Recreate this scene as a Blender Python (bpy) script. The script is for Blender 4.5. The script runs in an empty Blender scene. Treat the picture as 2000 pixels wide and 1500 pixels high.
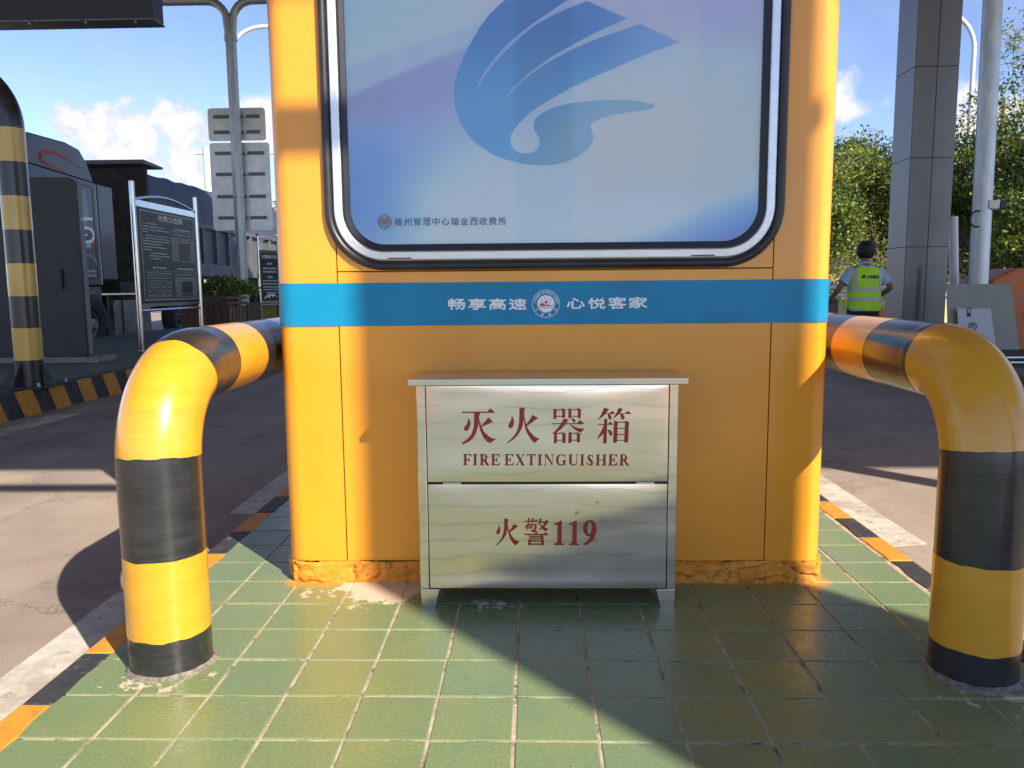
import bpy, bmesh, math, random
import numpy as np
from mathutils import Vector, Matrix
from mathutils.geometry import tessellate_polygon
from mathutils import noise as mnoise

random.seed(7)
rng = np.random.default_rng(7)
R = math.radians
SC = bpy.context.scene
COL = SC.collection

# ------------------------------------------------------------------ camera
PITCH, YAW, ROLL, CAM_H = 0.12273812, 0.02590498, -0.00872265, 1.0538
cy, sy, cp, sp = math.cos(YAW), math.sin(YAW), math.cos(PITCH), math.sin(PITCH)
fw = Vector((-sy * cp, cy * cp, -sp)); rt = Vector((cy, sy, 0)); up = rt.cross(fw)
c_, s_ = math.cos(ROLL), math.sin(ROLL)
r2 = c_ * rt + s_ * up; u2 = -s_ * rt + c_ * up
cd = bpy.data.cameras.new('camera'); cam = bpy.data.objects.new('camera', cd); COL.objects.link(cam)
M = Matrix.Identity(4)
for i in range(3):
    M[i][0] = r2[i]; M[i][1] = u2[i]; M[i][2] = -fw[i]
M[2][3] = CAM_H
cam.matrix_world = M
cd.sensor_width = 36; cd.lens = 27.5537; cd.clip_start = 0.02; cd.clip_end = 4000
SC.camera = cam

# ------------------------------------------------------------------ light
SUN_EL, SUN_ROT = 35.1, 139.0
SKY_STRENGTH = 0.125
SUN_STRENGTH = 4.4
EXPOSURE = 1.0
SC.view_settings.view_transform = 'Standard'; SC.view_settings.look = 'None'
SC.view_settings.gamma = 1.0; SC.view_settings.use_curve_mapping = False
SC.view_settings.exposure = EXPOSURE
ld = bpy.data.lights.new('sun', 'SUN'); sun = bpy.data.objects.new('sun', ld); COL.objects.link(sun)
sd = Vector((math.sin(R(SUN_ROT)) * math.cos(R(SUN_EL)), math.cos(R(SUN_ROT)) * math.cos(R(SUN_EL)), math.sin(R(SUN_EL))))
sun.rotation_euler = sd.to_track_quat('Z', 'Y').to_euler()
sun.location = (20, -20, 20)
ld.energy = SUN_STRENGTH; ld.angle = R(0.45); ld.color = (1.0, 0.90, 0.76)

world = bpy.data.worlds.new('World'); SC.world = world; world.use_nodes = True
nt = world.node_tree; nt.nodes.clear()
def N(t, typ, **kw):
    n = t.nodes.new(typ)
    for k, v in kw.items(): setattr(n, k, v)
    return n
def MATH(t, op, a, b=None, c=None, clamp=False):
    n = t.nodes.new('ShaderNodeMath'); n.operation = op; n.use_clamp = clamp
    for i, v in enumerate((a, b, c)):
        if v is None: continue
        if isinstance(v, (int, float)): n.inputs[i].default_value = v
        else: t.links.new(v, n.inputs[i])
    return n.outputs[0]
def SMOOTH(t, v, lo, hi):
    n = t.nodes.new('ShaderNodeMapRange'); n.interpolation_type = 'SMOOTHSTEP'
    t.links.new(v, n.inputs[0]); n.inputs[1].default_value = lo; n.inputs[2].default_value = hi
    return n.outputs[0]
def build_world():
    t = nt
    out = N(t, 'ShaderNodeOutputWorld'); bg = N(t, 'ShaderNodeBackground')
    sky = N(t, 'ShaderNodeTexSky'); sky.sky_type = 'NISHITA'; sky.sun_disc = False
    sky.sun_elevation = R(SUN_EL); sky.sun_rotation = R(SUN_ROT)
    sky.altitude = 900; sky.air_density = 0.8; sky.dust_density = 0.05; sky.ozone_density = 2.6
    tc = N(t, 'ShaderNodeTexCoord')
    sep = N(t, 'ShaderNodeSeparateXYZ'); t.links.new(tc.outputs['Generated'], sep.inputs[0])
    X, Y, Z = sep.outputs
    az = MATH(t, 'MULTIPLY', MATH(t, 'ARCTAN2', X, Y), 57.2958)
    el = MATH(t, 'MULTIPLY', MATH(t, 'ARCSINE', Z), 57.2958)
    def noise(scale, detail, rough, off=0.0):
        n = N(t, 'ShaderNodeTexNoise'); n.inputs['Scale'].default_value = scale
        n.inputs['Detail'].default_value = detail; n.inputs['Roughness'].default_value = rough
        if off:
            va = N(t, 'ShaderNodeVectorMath', operation='ADD'); va.inputs[1].default_value = (off, off * .7, off * .3)
            t.links.new(tc.outputs['Generated'], va.inputs[0]); t.links.new(va.outputs[0], n.inputs['Vector'])
        else: t.links.new(tc.outputs['Generated'], n.inputs['Vector'])
        return n.outputs['Fac']
    n1 = noise(17, 9, .60); n2 = noise(46, 7, .62, 3.1); n3 = noise(3.2, 5, .55, 7.7)
    # cumulus banks: azimuth, elevation, half width, half height (degrees), weight
    banks = [(-27.3, 10.4, 2.6, 1.6, 1.0), (-24.0, 10.6, 2.3, 1.6, 1.0), (-26.4, 8.4, 2.6, 1.9, .95), (-29.5, 10.3, 1.7, 1.2, .75), (-23.3, 8.0, 1.8, 1.6, .75),
             (-18.4, 10.9, 2.2, 2.0, 1.0), (-22.8, 7.1, 1.1, 1.1, .9),
             (20.9, 12.2, 1.0, 1.7, .95), (21.2, 11.2, 1.9, .8, .9), (28.2, 9.4, 2.6, 2.2, .85), (17.5, 10.0, 2.5, 2.4, .8),
             (-46, 11, 7, 3, .9), (48, 12, 8, 3.2, .9), (75, 9, 9, 3, .9), (-85, 13, 10, 4, .9), (120, 12, 10, 4, .9), (170, 10, 9, 3.5, .9), (-140, 12, 12, 4, .9)]
    acc = None
    for a, e, w, h, k in banks:
        da = MATH(t, 'POWER', MATH(t, 'DIVIDE', MATH(t, 'SUBTRACT', az, a), w), 2.0)
        de = MATH(t, 'POWER', MATH(t, 'DIVIDE', MATH(t, 'SUBTRACT', el, e), h), 2.0)
        d = MATH(t, 'MULTIPLY', MATH(t, 'EXPONENT', MATH(t, 'MULTIPLY', MATH(t, 'ADD', da, de), -0.9)), k)
        acc = d if acc is None else MATH(t, 'MAXIMUM', acc, d)
    dens = MATH(t, 'ADD', acc, MATH(t, 'ADD', MATH(t, 'MULTIPLY', MATH(t, 'SUBTRACT', n1, .5), 1.9), MATH(t, 'MULTIPLY', MATH(t, 'SUBTRACT', n2, .5), .9)))
    gate = SMOOTH(t, acc, .08, .36)
    mask = MATH(t, 'MULTIPLY', SMOOTH(t, dens, .14, .58), gate)
    veil = MATH(t, 'MULTIPLY', SMOOTH(t, n3, .50, .72), .30)
    mask = MATH(t, 'MAXIMUM', MATH(t, 'MULTIPLY', mask, .97), veil)
    shade = SMOOTH(t, MATH(t, 'ADD', dens, MATH(t, 'MULTIPLY', MATH(t, 'SUBTRACT', n2, .5), 1.5)), .20, .95)
    cc = N(t, 'ShaderNodeMix', data_type='RGBA')
    t.links.new(shade, cc.inputs[0]); cc.inputs[6].default_value = (.66, .74, .88, 1); cc.inputs[7].default_value = (.98, .95, .92, 1)
    CLOUD = N(t, 'ShaderNodeVectorMath', operation='SCALE'); t.links.new(cc.outputs[2], CLOUD.inputs[0]); CLOUD.inputs['Scale'].default_value = 4.4
    mx = N(t, 'ShaderNodeMix', data_type='RGBA')
    tint = N(t, 'ShaderNodeMix', data_type='RGBA', blend_type='MULTIPLY'); tint.inputs[0].default_value = 1.0
    t.links.new(sky.outputs[0], tint.inputs[6]); tint.inputs[7].default_value = (.98, .90, .98, 1)
    t.links.new(mask, mx.inputs[0]); t.links.new(tint.outputs[2], mx.inputs[6]); t.links.new(CLOUD.outputs[0], mx.inputs[7])
    t.links.new(mx.outputs[2], bg.inputs[0]); bg.inputs[1].default_value = SKY_STRENGTH
    t.links.new(bg.outputs[0], out.inputs[0])
build_world()

# ------------------------------------------------------------------ materials
def mat(name, col, rough=.6, metal=0.0, n_amt=0.0, n_scale=8.0, col2=None, bump=0.0, bscale=60.0, coat=0.0, spec=None, stretch=None,
        stain=None, stain2=None, rand=0.0, detail=5.0, rough_var=0.0, coat_rough=.08, bdist=.002):
    m = bpy.data.materials.new(name); m.use_nodes = True; t = m.node_tree
    b = t.nodes['Principled BSDF']; b.inputs['Base Color'].default_value = (*col, 1)
    b.inputs['Roughness'].default_value = rough; b.inputs['Metallic'].default_value = metal
    if coat: b.inputs['Coat Weight'].default_value = coat; b.inputs['Coat Roughness'].default_value = coat_rough
    if spec is not None: b.inputs['Specular IOR Level'].default_value = spec
    geo = N(t, 'ShaderNodeNewGeometry'); vec = geo.outputs['Position']
    if stretch:
        mp = N(t, 'ShaderNodeMapping'); mp.inputs['Scale'].default_value = stretch; t.links.new(vec, mp.inputs[0]); vec = mp.outputs[0]
    cur = None
    if n_amt or col2:
        n = N(t, 'ShaderNodeTexNoise'); n.inputs['Scale'].default_value = n_scale; n.inputs['Detail'].default_value = detail
        n.inputs['Roughness'].default_value = .6; t.links.new(vec, n.inputs['Vector'])
        mx = N(t, 'ShaderNodeMix', data_type='RGBA')
        t.links.new(SMOOTH(t, n.outputs['Fac'], .5 - .22, .5 + .22), mx.inputs[0])
        c2 = col2 if col2 else tuple(min(1, c * (1 - n_amt)) for c in col)
        c1 = col if col2 else tuple(min(1, c * (1 + n_amt)) for c in col)
        mx.inputs[6].default_value = (*c2, 1); mx.inputs[7].default_value = (*c1, 1); cur = mx.outputs[2]
        if rough_var:
            t.links.new(MATH(t, 'MULTIPLY_ADD', n.outputs['Fac'], rough_var, rough - rough_var * .5), b.inputs['Roughness'])
    for sti, st in enumerate((stain, stain2)):   # (colour, scale, threshold lo, hi)
        if not st: continue
        sc_, ss, lo, hi = st
        n = N(t, 'ShaderNodeTexNoise'); n.inputs['Scale'].default_value = ss; n.inputs['Detail'].default_value = 8; n.inputs['Roughness'].default_value = .7
        t.links.new(vec, n.inputs['Vector'])
        mx = N(t, 'ShaderNodeMix', data_type='RGBA'); t.links.new(SMOOTH(t, n.outputs['Fac'], lo, hi), mx.inputs[0])
        if cur is None: mx.inputs[6].default_value = (*col, 1)
        else: t.links.new(cur, mx.inputs[6])
        mx.inputs[7].default_value = (*sc_, 1); cur = mx.outputs[2]
    if rand:
        oi = N(t, 'ShaderNodeObjectInfo'); hs = N(t, 'ShaderNodeHueSaturation')
        if cur is None: hs.inputs['Color'].default_value = (*col, 1)
        else: t.links.new(cur, hs.inputs['Color'])
        t.links.new(MATH(t, 'MULTIPLY_ADD', oi.outputs['Random'], rand * 2, 1 - rand), hs.inputs['Value'])
        r7 = MATH(t, 'FRACT', MATH(t, 'MULTIPLY', oi.outputs['Random'], 7.31))
        t.links.new(MATH(t, 'MULTIPLY_ADD', r7, rand * .10, .5 - rand * .05), hs.inputs['Hue'])
        cur = hs.outputs[0]
    if cur is not None: t.links.new(cur, b.inputs['Base Color'])
    if bump:
        n = N(t, 'ShaderNodeTexNoise'); n.inputs['Scale'].default_value = bscale; n.inputs['Detail'].default_value = 6
        t.links.new(vec, n.inputs['Vector'])
        bp = N(t, 'ShaderNodeBump'); bp.inputs['Strength'].default_value = bump; bp.inputs['Distance'].default_value = bdist
        t.links.new(n.outputs['Fac'], bp.inputs['Height']); t.links.new(bp.outputs[0], b.inputs['Normal'])
    return m

MT = {}
MT['orange'] = mat('orange_enamel', (.86, .345, .022), .34, n_amt=.05, n_scale=3.0, bump=.06, bscale=35, coat=.35, coat_rough=.12, rough_var=.12,
                   stain=((.50, .20, .03), 30, .72, .82))
MT['band'] = mat('blue_band_film', (.002, .225, .41), .42, n_amt=.10, n_scale=6, bump=.08, bscale=25, coat=.1, coat_rough=.2, spec=.3, stain=((.10, .33, .52), 9, .62, .85))
MT['white'] = mat('white_vinyl', (.86, .86, .84), .45)
MT['white_worn'] = mat('white_road_paint', (.56, .53, .46), .7, n_amt=.12, n_scale=20, stain=((.24, .20, .165), 14, .54, .68), stain2=((.40, .35, .29), 3, .45, .62), bump=.4, bscale=220)
MT['red_ink'] = mat('red_lettering', (.36, .018, .014), .40)
MT['red'] = mat('red_print', (.50, .03, .025), .5)
MT['pinkedge'] = mat('pale_film_edge', (.60, .47, .38), .45)
MT['rubber'] = mat('black_rubber', (.022, .023, .026), .38, n_amt=.3, n_scale=12, bump=.05, stain=((.16, .14, .11), 10, .62, .85))
MT['rubber_in'] = mat('black_inner_rubber', (.010, .012, .02), .45)
MT['alu'] = mat('aluminium_frame', (.82, .84, .86), .36, metal=.6, n_amt=.06, n_scale=15, stretch=(1, 1, 8), bump=.03)
MT['yellow'] = mat('yellow_enamel', (.70, .335, .022), .30, n_amt=.06, n_scale=5, bump=.18, bscale=34, stretch=(1, 1, 7), coat=.5, coat_rough=.10,
                   rough_var=.15, stain=((.50, .25, .03), 26, .66, .78), stain2=((.16, .13, .10), 75, .735, .76), bdist=.003)
MT['black'] = mat('black_enamel', (.022, .022, .023), .33, n_amt=.3, n_scale=6, bump=.26, bscale=34, stretch=(1, 1, 7), coat=.4, coat_rough=.14,
                  rough_var=.15, stain=((.09, .075, .055), 22, .62, .80), stain2=((.40, .36, .30), 85, .735, .755), bdist=.003)
MT['tile_base'] = None
MT['grout'] = mat('beige_grout', (.46, .38, .29), .9, n_amt=.25, n_scale=25, bump=.8, bscale=180, stain=((.10, .08, .06), 11, .50, .64), stain2=((.62, .54, .42), 45, .58, .70))
MT['concrete'] = mat('road_concrete', (.325, .262, .212), .85, n_amt=.16, n_scale=2.2, bump=.55, bscale=260, stain=((.17, .135, .115), 1.1, .48, .72), rough_var=.2, detail=9)
MT['joint'] = mat('joint_filler', (.35, .30, .25), .8, n_amt=.4, n_scale=8)
MT['joint_dark'] = mat('dark_joint', (.04, .035, .03), .8)
MT['kerb_y'] = mat('kerb_yellow_paint', (.62, .27, .025), .62, n_amt=.12, n_scale=18, bump=.5, bscale=90, stain=((.24, .17, .11), 26, .55, .70), stain2=((.10, .08, .07), 9, .62, .72))
MT['kerb_b'] = mat('kerb_black_paint', (.040, .040, .044), .60, n_amt=.25, n_scale=18, bump=.5, bscale=90, stain=((.17, .145, .125), 26, .55, .70), stain2=((.30, .26, .22), 60, .66, .72))
MT['stone'] = mat('grey_kerb_stone', (.24, .22, .20), .85, n_amt=.2, n_scale=20, bump=.6, bscale=120)
MT['mortar'] = mat('pale_mortar', (.60, .50, .39), .9, n_amt=.2, n_scale=30, bump=1.0, bscale=160)
MT['slab2'] = mat('island_paving', (.14, .16, .135), .75, n_amt=.25, n_scale=7, bump=.4, bscale=90, stain=((.17, .15, .12), 6, .55, .75))
MT['ground'] = mat('far_ground', (.12, .11, .09), .95, n_amt=.3, n_scale=.05)
MT['grass'] = mat('hill_soil', (.085, .075, .05), .95, n_amt=.35, n_scale=.8, bump=.5, bscale=8, stain=((.05, .09, .02), 1.2, .45, .6))
MT['galv'] = mat('galvanised_steel', (.50, .54, .55), .42, metal=.55, n_amt=.18, n_scale=14, stretch=(1, 1, .25), bump=.06, rough_var=.25)
MT['galv_strip'] = mat('dull_channel', (.17, .18, .18), .5, metal=.6, n_amt=.2)
MT['signback'] = mat('sign_back_sheet', (.78, .79, .77), .45, metal=.75, n_amt=.10, n_scale=5, stain=((.22, .20, .17), 16, .64, .72))
MT['inox'] = mat('polished_inox', (.62, .61, .58), .16, metal=1.0, n_amt=.05, bump=.05, bscale=10)
MT['dark_grey'] = mat('dark_cabinet_paint', (.030, .029, .030), .5, n_amt=.15, n_scale=6, bump=.1, bscale=200)
MT['mid_grey'] = mat('cabinet_side_lit', (.22, .235, .25), .5, n_amt=.1)  # lighter than the door: light on the side face put into the colour
MT['clad'] = mat('clad_panel_grey', (.175, .175, .17), .38, metal=.3, n_amt=.05, n_scale=3, rand=.05, bump=.03, bscale=100)
MT['clad_joint'] = mat('clad_joint_black', (.012, .012, .012), .6)
MT['noticeboard'] = mat('dark_green_board', (.020, .026, .020), .42, n_amt=.2, n_scale=3)
MT['yellow_film'] = mat('pale_yellow_film', (.68, .45, .08), .30, n_amt=.08, n_scale=6, coat=.4, stain=((.40, .28, .12), 14, .62, .8))
MT['print_white'] = mat('white_print', (.72, .72, .68), .5)
MT['wood'] = mat('planter_wood', (.10, .052, .035), .75, n_amt=.3, n_scale=9, stretch=(3, 3, .6), bump=.5, bscale=50, rand=.2)
MT['wood_pale'] = mat('planter_rail_wood', (.20, .13, .095), .75, n_amt=.3, n_scale=9, bump=.5, bscale=50)
MT['truck'] = mat('truck_grey_paint', (.060, .065, .078), .38, n_amt=.14, n_scale=2.0, coat=.3, stain=((.10, .09, .08), 5, .55, .8))
MT['truck_low'] = mat('truck_bumper_grey', (.085, .085, .098), .5, n_amt=.15)
MT['truck_bed'] = mat('truck_bed_grey', (.115, .118, .130), .55, n_amt=.15, n_scale=3, stain=((.17, .14, .12), 4, .55, .75))
MT['tarp'] = mat('grey_blue_tarpaulin', (.060, .068, .095), .62, n_amt=.22, n_scale=4, bump=.5, bscale=6, bdist=.03)
MT['tarp2'] = mat('beige_tarpaulin', (.34, .29, .26), .7, n_amt=.2, n_scale=4, bump=.5, bscale=6, bdist=.03)
MT['trim_black'] = mat('black_plastic', (.014, .014, .015), .5)
MT['chassis'] = mat('dusty_chassis', (.045, .036, .030), .8, n_amt=.4, n_scale=5)
MT['tank'] = mat('dusty_fuel_tank', (.22, .19, .17), .5, metal=.3, n_amt=.25, n_scale=3)
MT['tyre'] = mat('tyre_rubber', (.045, .040, .036), .85, n_amt=.2, bump=.3)
MT['rim'] = mat('steel_rim', (.30, .29, .28), .5, metal=.6, n_amt=.2)
MT['glass_dark'] = mat('dark_window_glass', (.012, .014, .016), .06, spec=.8)
MT['orange_ref'] = mat('orange_reflector', (.70, .12, .02), .3)
MT['skin'] = mat('skin', (.22, .115, .075), .55)
MT['hair'] = mat('black_hair', (.008, .007, .007), .55, bump=.6, bscale=90, bdist=.01)
MT['shirt'] = mat('light_blue_cloth', (.33, .47, .68), .8, n_amt=.06, bump=.3, bscale=18, bdist=.01)
MT['vest'] = mat('lime_vest_cloth', (.42, .82, .012), .65, n_amt=.06, n_scale=8, bump=.35, bscale=14, bdist=.012)
MT['reflective'] = mat('silver_reflective_tape', (.50, .46, .42), .5, n_amt=.08, bump=.3, bscale=30)
MT['trousers'] = mat('black_cloth', (.010, .010, .014), .8)
MT['dark_print'] = mat('dark_print', (.03, .04, .03), .6)
MT['folder'] = mat('mauve_folder', (.24, .13, .15), .6, n_amt=.2, n_scale=20)
MT['barrier_yellow'] = mat('yellow_barrier_shaded', (.30, .24, .045), .6, n_amt=.15, n_scale=4)  # yellow kept dark, shade on the barrier put into its base colour
MT['wall_cream'] = mat('cream_wall_paint', (.50, .44, .22), .7, n_amt=.1)
MT['rail_blue'] = mat('guard_rail_steel', (.42, .50, .62), .45, metal=.3)
MT['billboard_red'] = mat('faded_red_board', (.42, .17, .15), .7, n_amt=.15, n_scale=2)
MT['orange_crash'] = mat('orange_plastic', (.50, .12, .015), .45, n_amt=.1, n_scale=6, bump=.1)
MT['board_grey'] = mat('grey_board', (.26, .27, .23), .6, n_amt=.06)
MT['sheet_white'] = mat('pale_sheet', (.44, .48, .52), .5)
MT['cctv'] = mat('camera_housing_white', (.62, .62, .62), .4)
MT['lamp_white'] = mat('lamp_post_white', (.66, .66, .66), .4)
MT['led_box'] = mat('dark_sign_housing', (.035, .038, .048), .55, n_amt=.1)
MT['canopy'] = mat('canopy_sheet', (.36, .36, .35), .5, n_amt=.06)
MT['leaf_a'] = mat('leaf_dark', (.070, .120, .020), .5, rand=0, n_amt=.35, n_scale=1.3)
MT['leaf_b'] = mat('leaf_mid', (.150, .215, .032), .5, n_amt=.3, n_scale=1.1)
MT['leaf_c'] = mat('leaf_yellow', (.36, .35, .055), .5, n_amt=.3, n_scale=1.4)
MT['leaf_o'] = mat('leaf_orange', (.42, .17, .06), .55, n_amt=.3, n_scale=3)
MT['bark'] = mat('pale_bark', (.24, .19, .14), .85, n_amt=.3, n_scale=9, bump=.5, bscale=40)
MT['debris'] = mat('dried_mortar_dirt', (.20, .17, .14), .9, n_amt=.4, n_scale=60, bump=1.0, bscale=150)

def leafify(m):
    t = m.node_tree; b = t.nodes['Principled BSDF']
    tr = N(t, 'ShaderNodeBsdfTranslucent'); ms = N(t, 'ShaderNodeMixShader'); ms.inputs[0].default_value = .35
    l = [x for x in t.links if x.to_socket == b.inputs['Base Color']]
    if l: t.links.new(l[0].from_socket, tr.inputs[0])
    out = [n for n in t.nodes if n.type == 'OUTPUT_MATERIAL'][0]
    t.links.new(b.outputs[0], ms.inputs[1]); t.links.new(tr.outputs[0], ms.inputs[2]); t.links.new(ms.outputs[0], out.inputs[0])
for k in ('leaf_a', 'leaf_b', 'leaf_c', 'leaf_o'): leafify(MT[k])

def cement_mask(t, P):
    sep = N(t, 'ShaderNodeSeparateXYZ'); t.links.new(P, sep.inputs[0])
    n = N(t, 'ShaderNodeTexNoise'); n.inputs['Scale'].default_value = 16; n.inputs['Detail'].default_value = 9; n.inputs['Roughness'].default_value = .68; t.links.new(P, n.inputs['Vector'])
    acc = None
    for cx, cy_, w, h in ((-.515, 2.655, .20, .16), (-.56, 2.475, .10, .04), (-.13, 2.50, .14, .07), (-.74, 2.60, .13, .06), (-1.02, 2.02, .17, .16), (1.19, 1.98, .17, .16)):
        d = MATH(t, 'ADD', MATH(t, 'POWER', MATH(t, 'DIVIDE', MATH(t, 'SUBTRACT', sep.outputs[0], cx), w), 2.0), MATH(t, 'POWER', MATH(t, 'DIVIDE', MATH(t, 'SUBTRACT', sep.outputs[1], cy_), h), 2.0))
        k = 1.7 if cx == -.515 else .5
        e = MATH(t, 'SUBTRACT', k, MATH(t, 'MULTIPLY', d, k))
        acc = e if acc is None else MATH(t, 'MAXIMUM', acc, e)
    acc = MATH(t, 'MAXIMUM', acc, -1.2)
    return SMOOTH(t, MATH(t, 'ADD', acc, MATH(t, 'MULTIPLY', MATH(t, 'SUBTRACT', n.outputs['Fac'], .5), 4.2)), .42, .72)
def smear_into(m, col):
    t = m.node_tree; b = t.nodes['Principled BSDF']; l = [x for x in t.links if x.to_socket == b.inputs['Base Color']][0]
    geo = N(t, 'ShaderNodeNewGeometry'); mx = N(t, 'ShaderNodeMix', data_type='RGBA'); t.links.new(cement_mask(t, geo.outputs['Position']), mx.inputs[0])
    t.links.new(l.from_socket, mx.inputs[6]); mx.inputs[7].default_value = (*col, 1); t.links.new(mx.outputs[2], b.inputs['Base Color'])
smear_into(MT['grout'], (.60, .48, .35))
def hair_cracks(m, scale, width, dark, amt):
    t = m.node_tree; b = t.nodes['Principled BSDF']; l = [x for x in t.links if x.to_socket == b.inputs['Base Color']][0]
    geo = N(t, 'ShaderNodeNewGeometry'); n = N(t, 'ShaderNodeTexNoise'); n.inputs['Scale'].default_value = scale * .8; n.inputs['Detail'].default_value = 6; t.links.new(geo.outputs['Position'], n.inputs['Vector'])
    s1 = N(t, 'ShaderNodeVectorMath', operation='SCALE'); s1.inputs['Scale'].default_value = 1.2 / scale; s2 = N(t, 'ShaderNodeVectorMath', operation='ADD')
    t.links.new(n.outputs['Color'], s1.inputs[0]); t.links.new(geo.outputs['Position'], s2.inputs[0]); t.links.new(s1.outputs[0], s2.inputs[1])
    vo = N(t, 'ShaderNodeTexVoronoi'); vo.feature = 'DISTANCE_TO_EDGE'; vo.inputs['Scale'].default_value = scale; t.links.new(s2.outputs[0], vo.inputs['Vector'])
    k = MATH(t, 'MULTIPLY', MATH(t, 'MULTIPLY', MATH(t, 'SUBTRACT', 1.0, SMOOTH(t, vo.outputs[0], .0, width)), SMOOTH(t, n.outputs['Fac'], .40, .56)), amt)
    mx = N(t, 'ShaderNodeMix', data_type='RGBA'); t.links.new(k, mx.inputs[0]); t.links.new(l.from_socket, mx.inputs[6]); mx.inputs[7].default_value = (*dark, 1); t.links.new(mx.outputs[2], b.inputs['Base Color'])
def road_wear(m):
    t = m.node_tree; b = t.nodes['Principled BSDF']; l = [x for x in t.links if x.to_socket == b.inputs['Base Color']][0]
    geo = N(t, 'ShaderNodeNewGeometry'); mp = N(t, 'ShaderNodeMapping'); mp.inputs['Scale'].default_value = (1.5, .12, 1); t.links.new(geo.outputs['Position'], mp.inputs[0])
    n = N(t, 'ShaderNodeTexNoise'); n.inputs['Scale'].default_value = 1.2; n.inputs['Detail'].default_value = 7; t.links.new(mp.outputs[0], n.inputs['Vector'])
    n2 = N(t, 'ShaderNodeTexNoise'); n2.inputs['Scale'].default_value = 130; n2.inputs['Detail'].default_value = 2; t.links.new(geo.outputs['Position'], n2.inputs['Vector'])
    n3 = N(t, 'ShaderNodeTexNoise'); n3.inputs['Scale'].default_value = 5; n3.inputs['Detail'].default_value = 10; n3.inputs['Roughness'].default_value = .75; t.links.new(geo.outputs['Position'], n3.inputs['Vector'])
    vo = N(t, 'ShaderNodeTexVoronoi'); vo.feature = 'DISTANCE_TO_EDGE'; vo.inputs['Scale'].default_value = .55
    wv = N(t, 'ShaderNodeVectorMath', operation='ADD'); sc2 = N(t, 'ShaderNodeVectorMath', operation='SCALE'); sc2.inputs['Scale'].default_value = .5
    t.links.new(n3.outputs['Color'], sc2.inputs[0]); t.links.new(geo.outputs['Position'], wv.inputs[0]); t.links.new(sc2.outputs[0], wv.inputs[1]); t.links.new(wv.outputs[0], vo.inputs['Vector'])
    crack = MATH(t, 'MULTIPLY', MATH(t, 'SUBTRACT', 1.0, SMOOTH(t, vo.outputs[0], .0, .006)), .45)
    v = MATH(t, 'ADD', MATH(t, 'MULTIPLY_ADD', SMOOTH(t, n.outputs['Fac'], .35, .65), .26, .86), MATH(t, 'MULTIPLY_ADD', n2.outputs['Fac'], .7, -.35))
    v = MATH(t, 'SUBTRACT', v, MATH(t, 'MULTIPLY', SMOOTH(t, n3.outputs['Fac'], .62, .72), .28)); v = MATH(t, 'SUBTRACT', v, crack)
    hs = N(t, 'ShaderNodeHueSaturation'); t.links.new(l.from_socket, hs.inputs['Color']); t.links.new(v, hs.inputs['Value']); t.links.new(hs.outputs[0], b.inputs['Base Color'])
road_wear(MT['concrete'])
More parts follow.
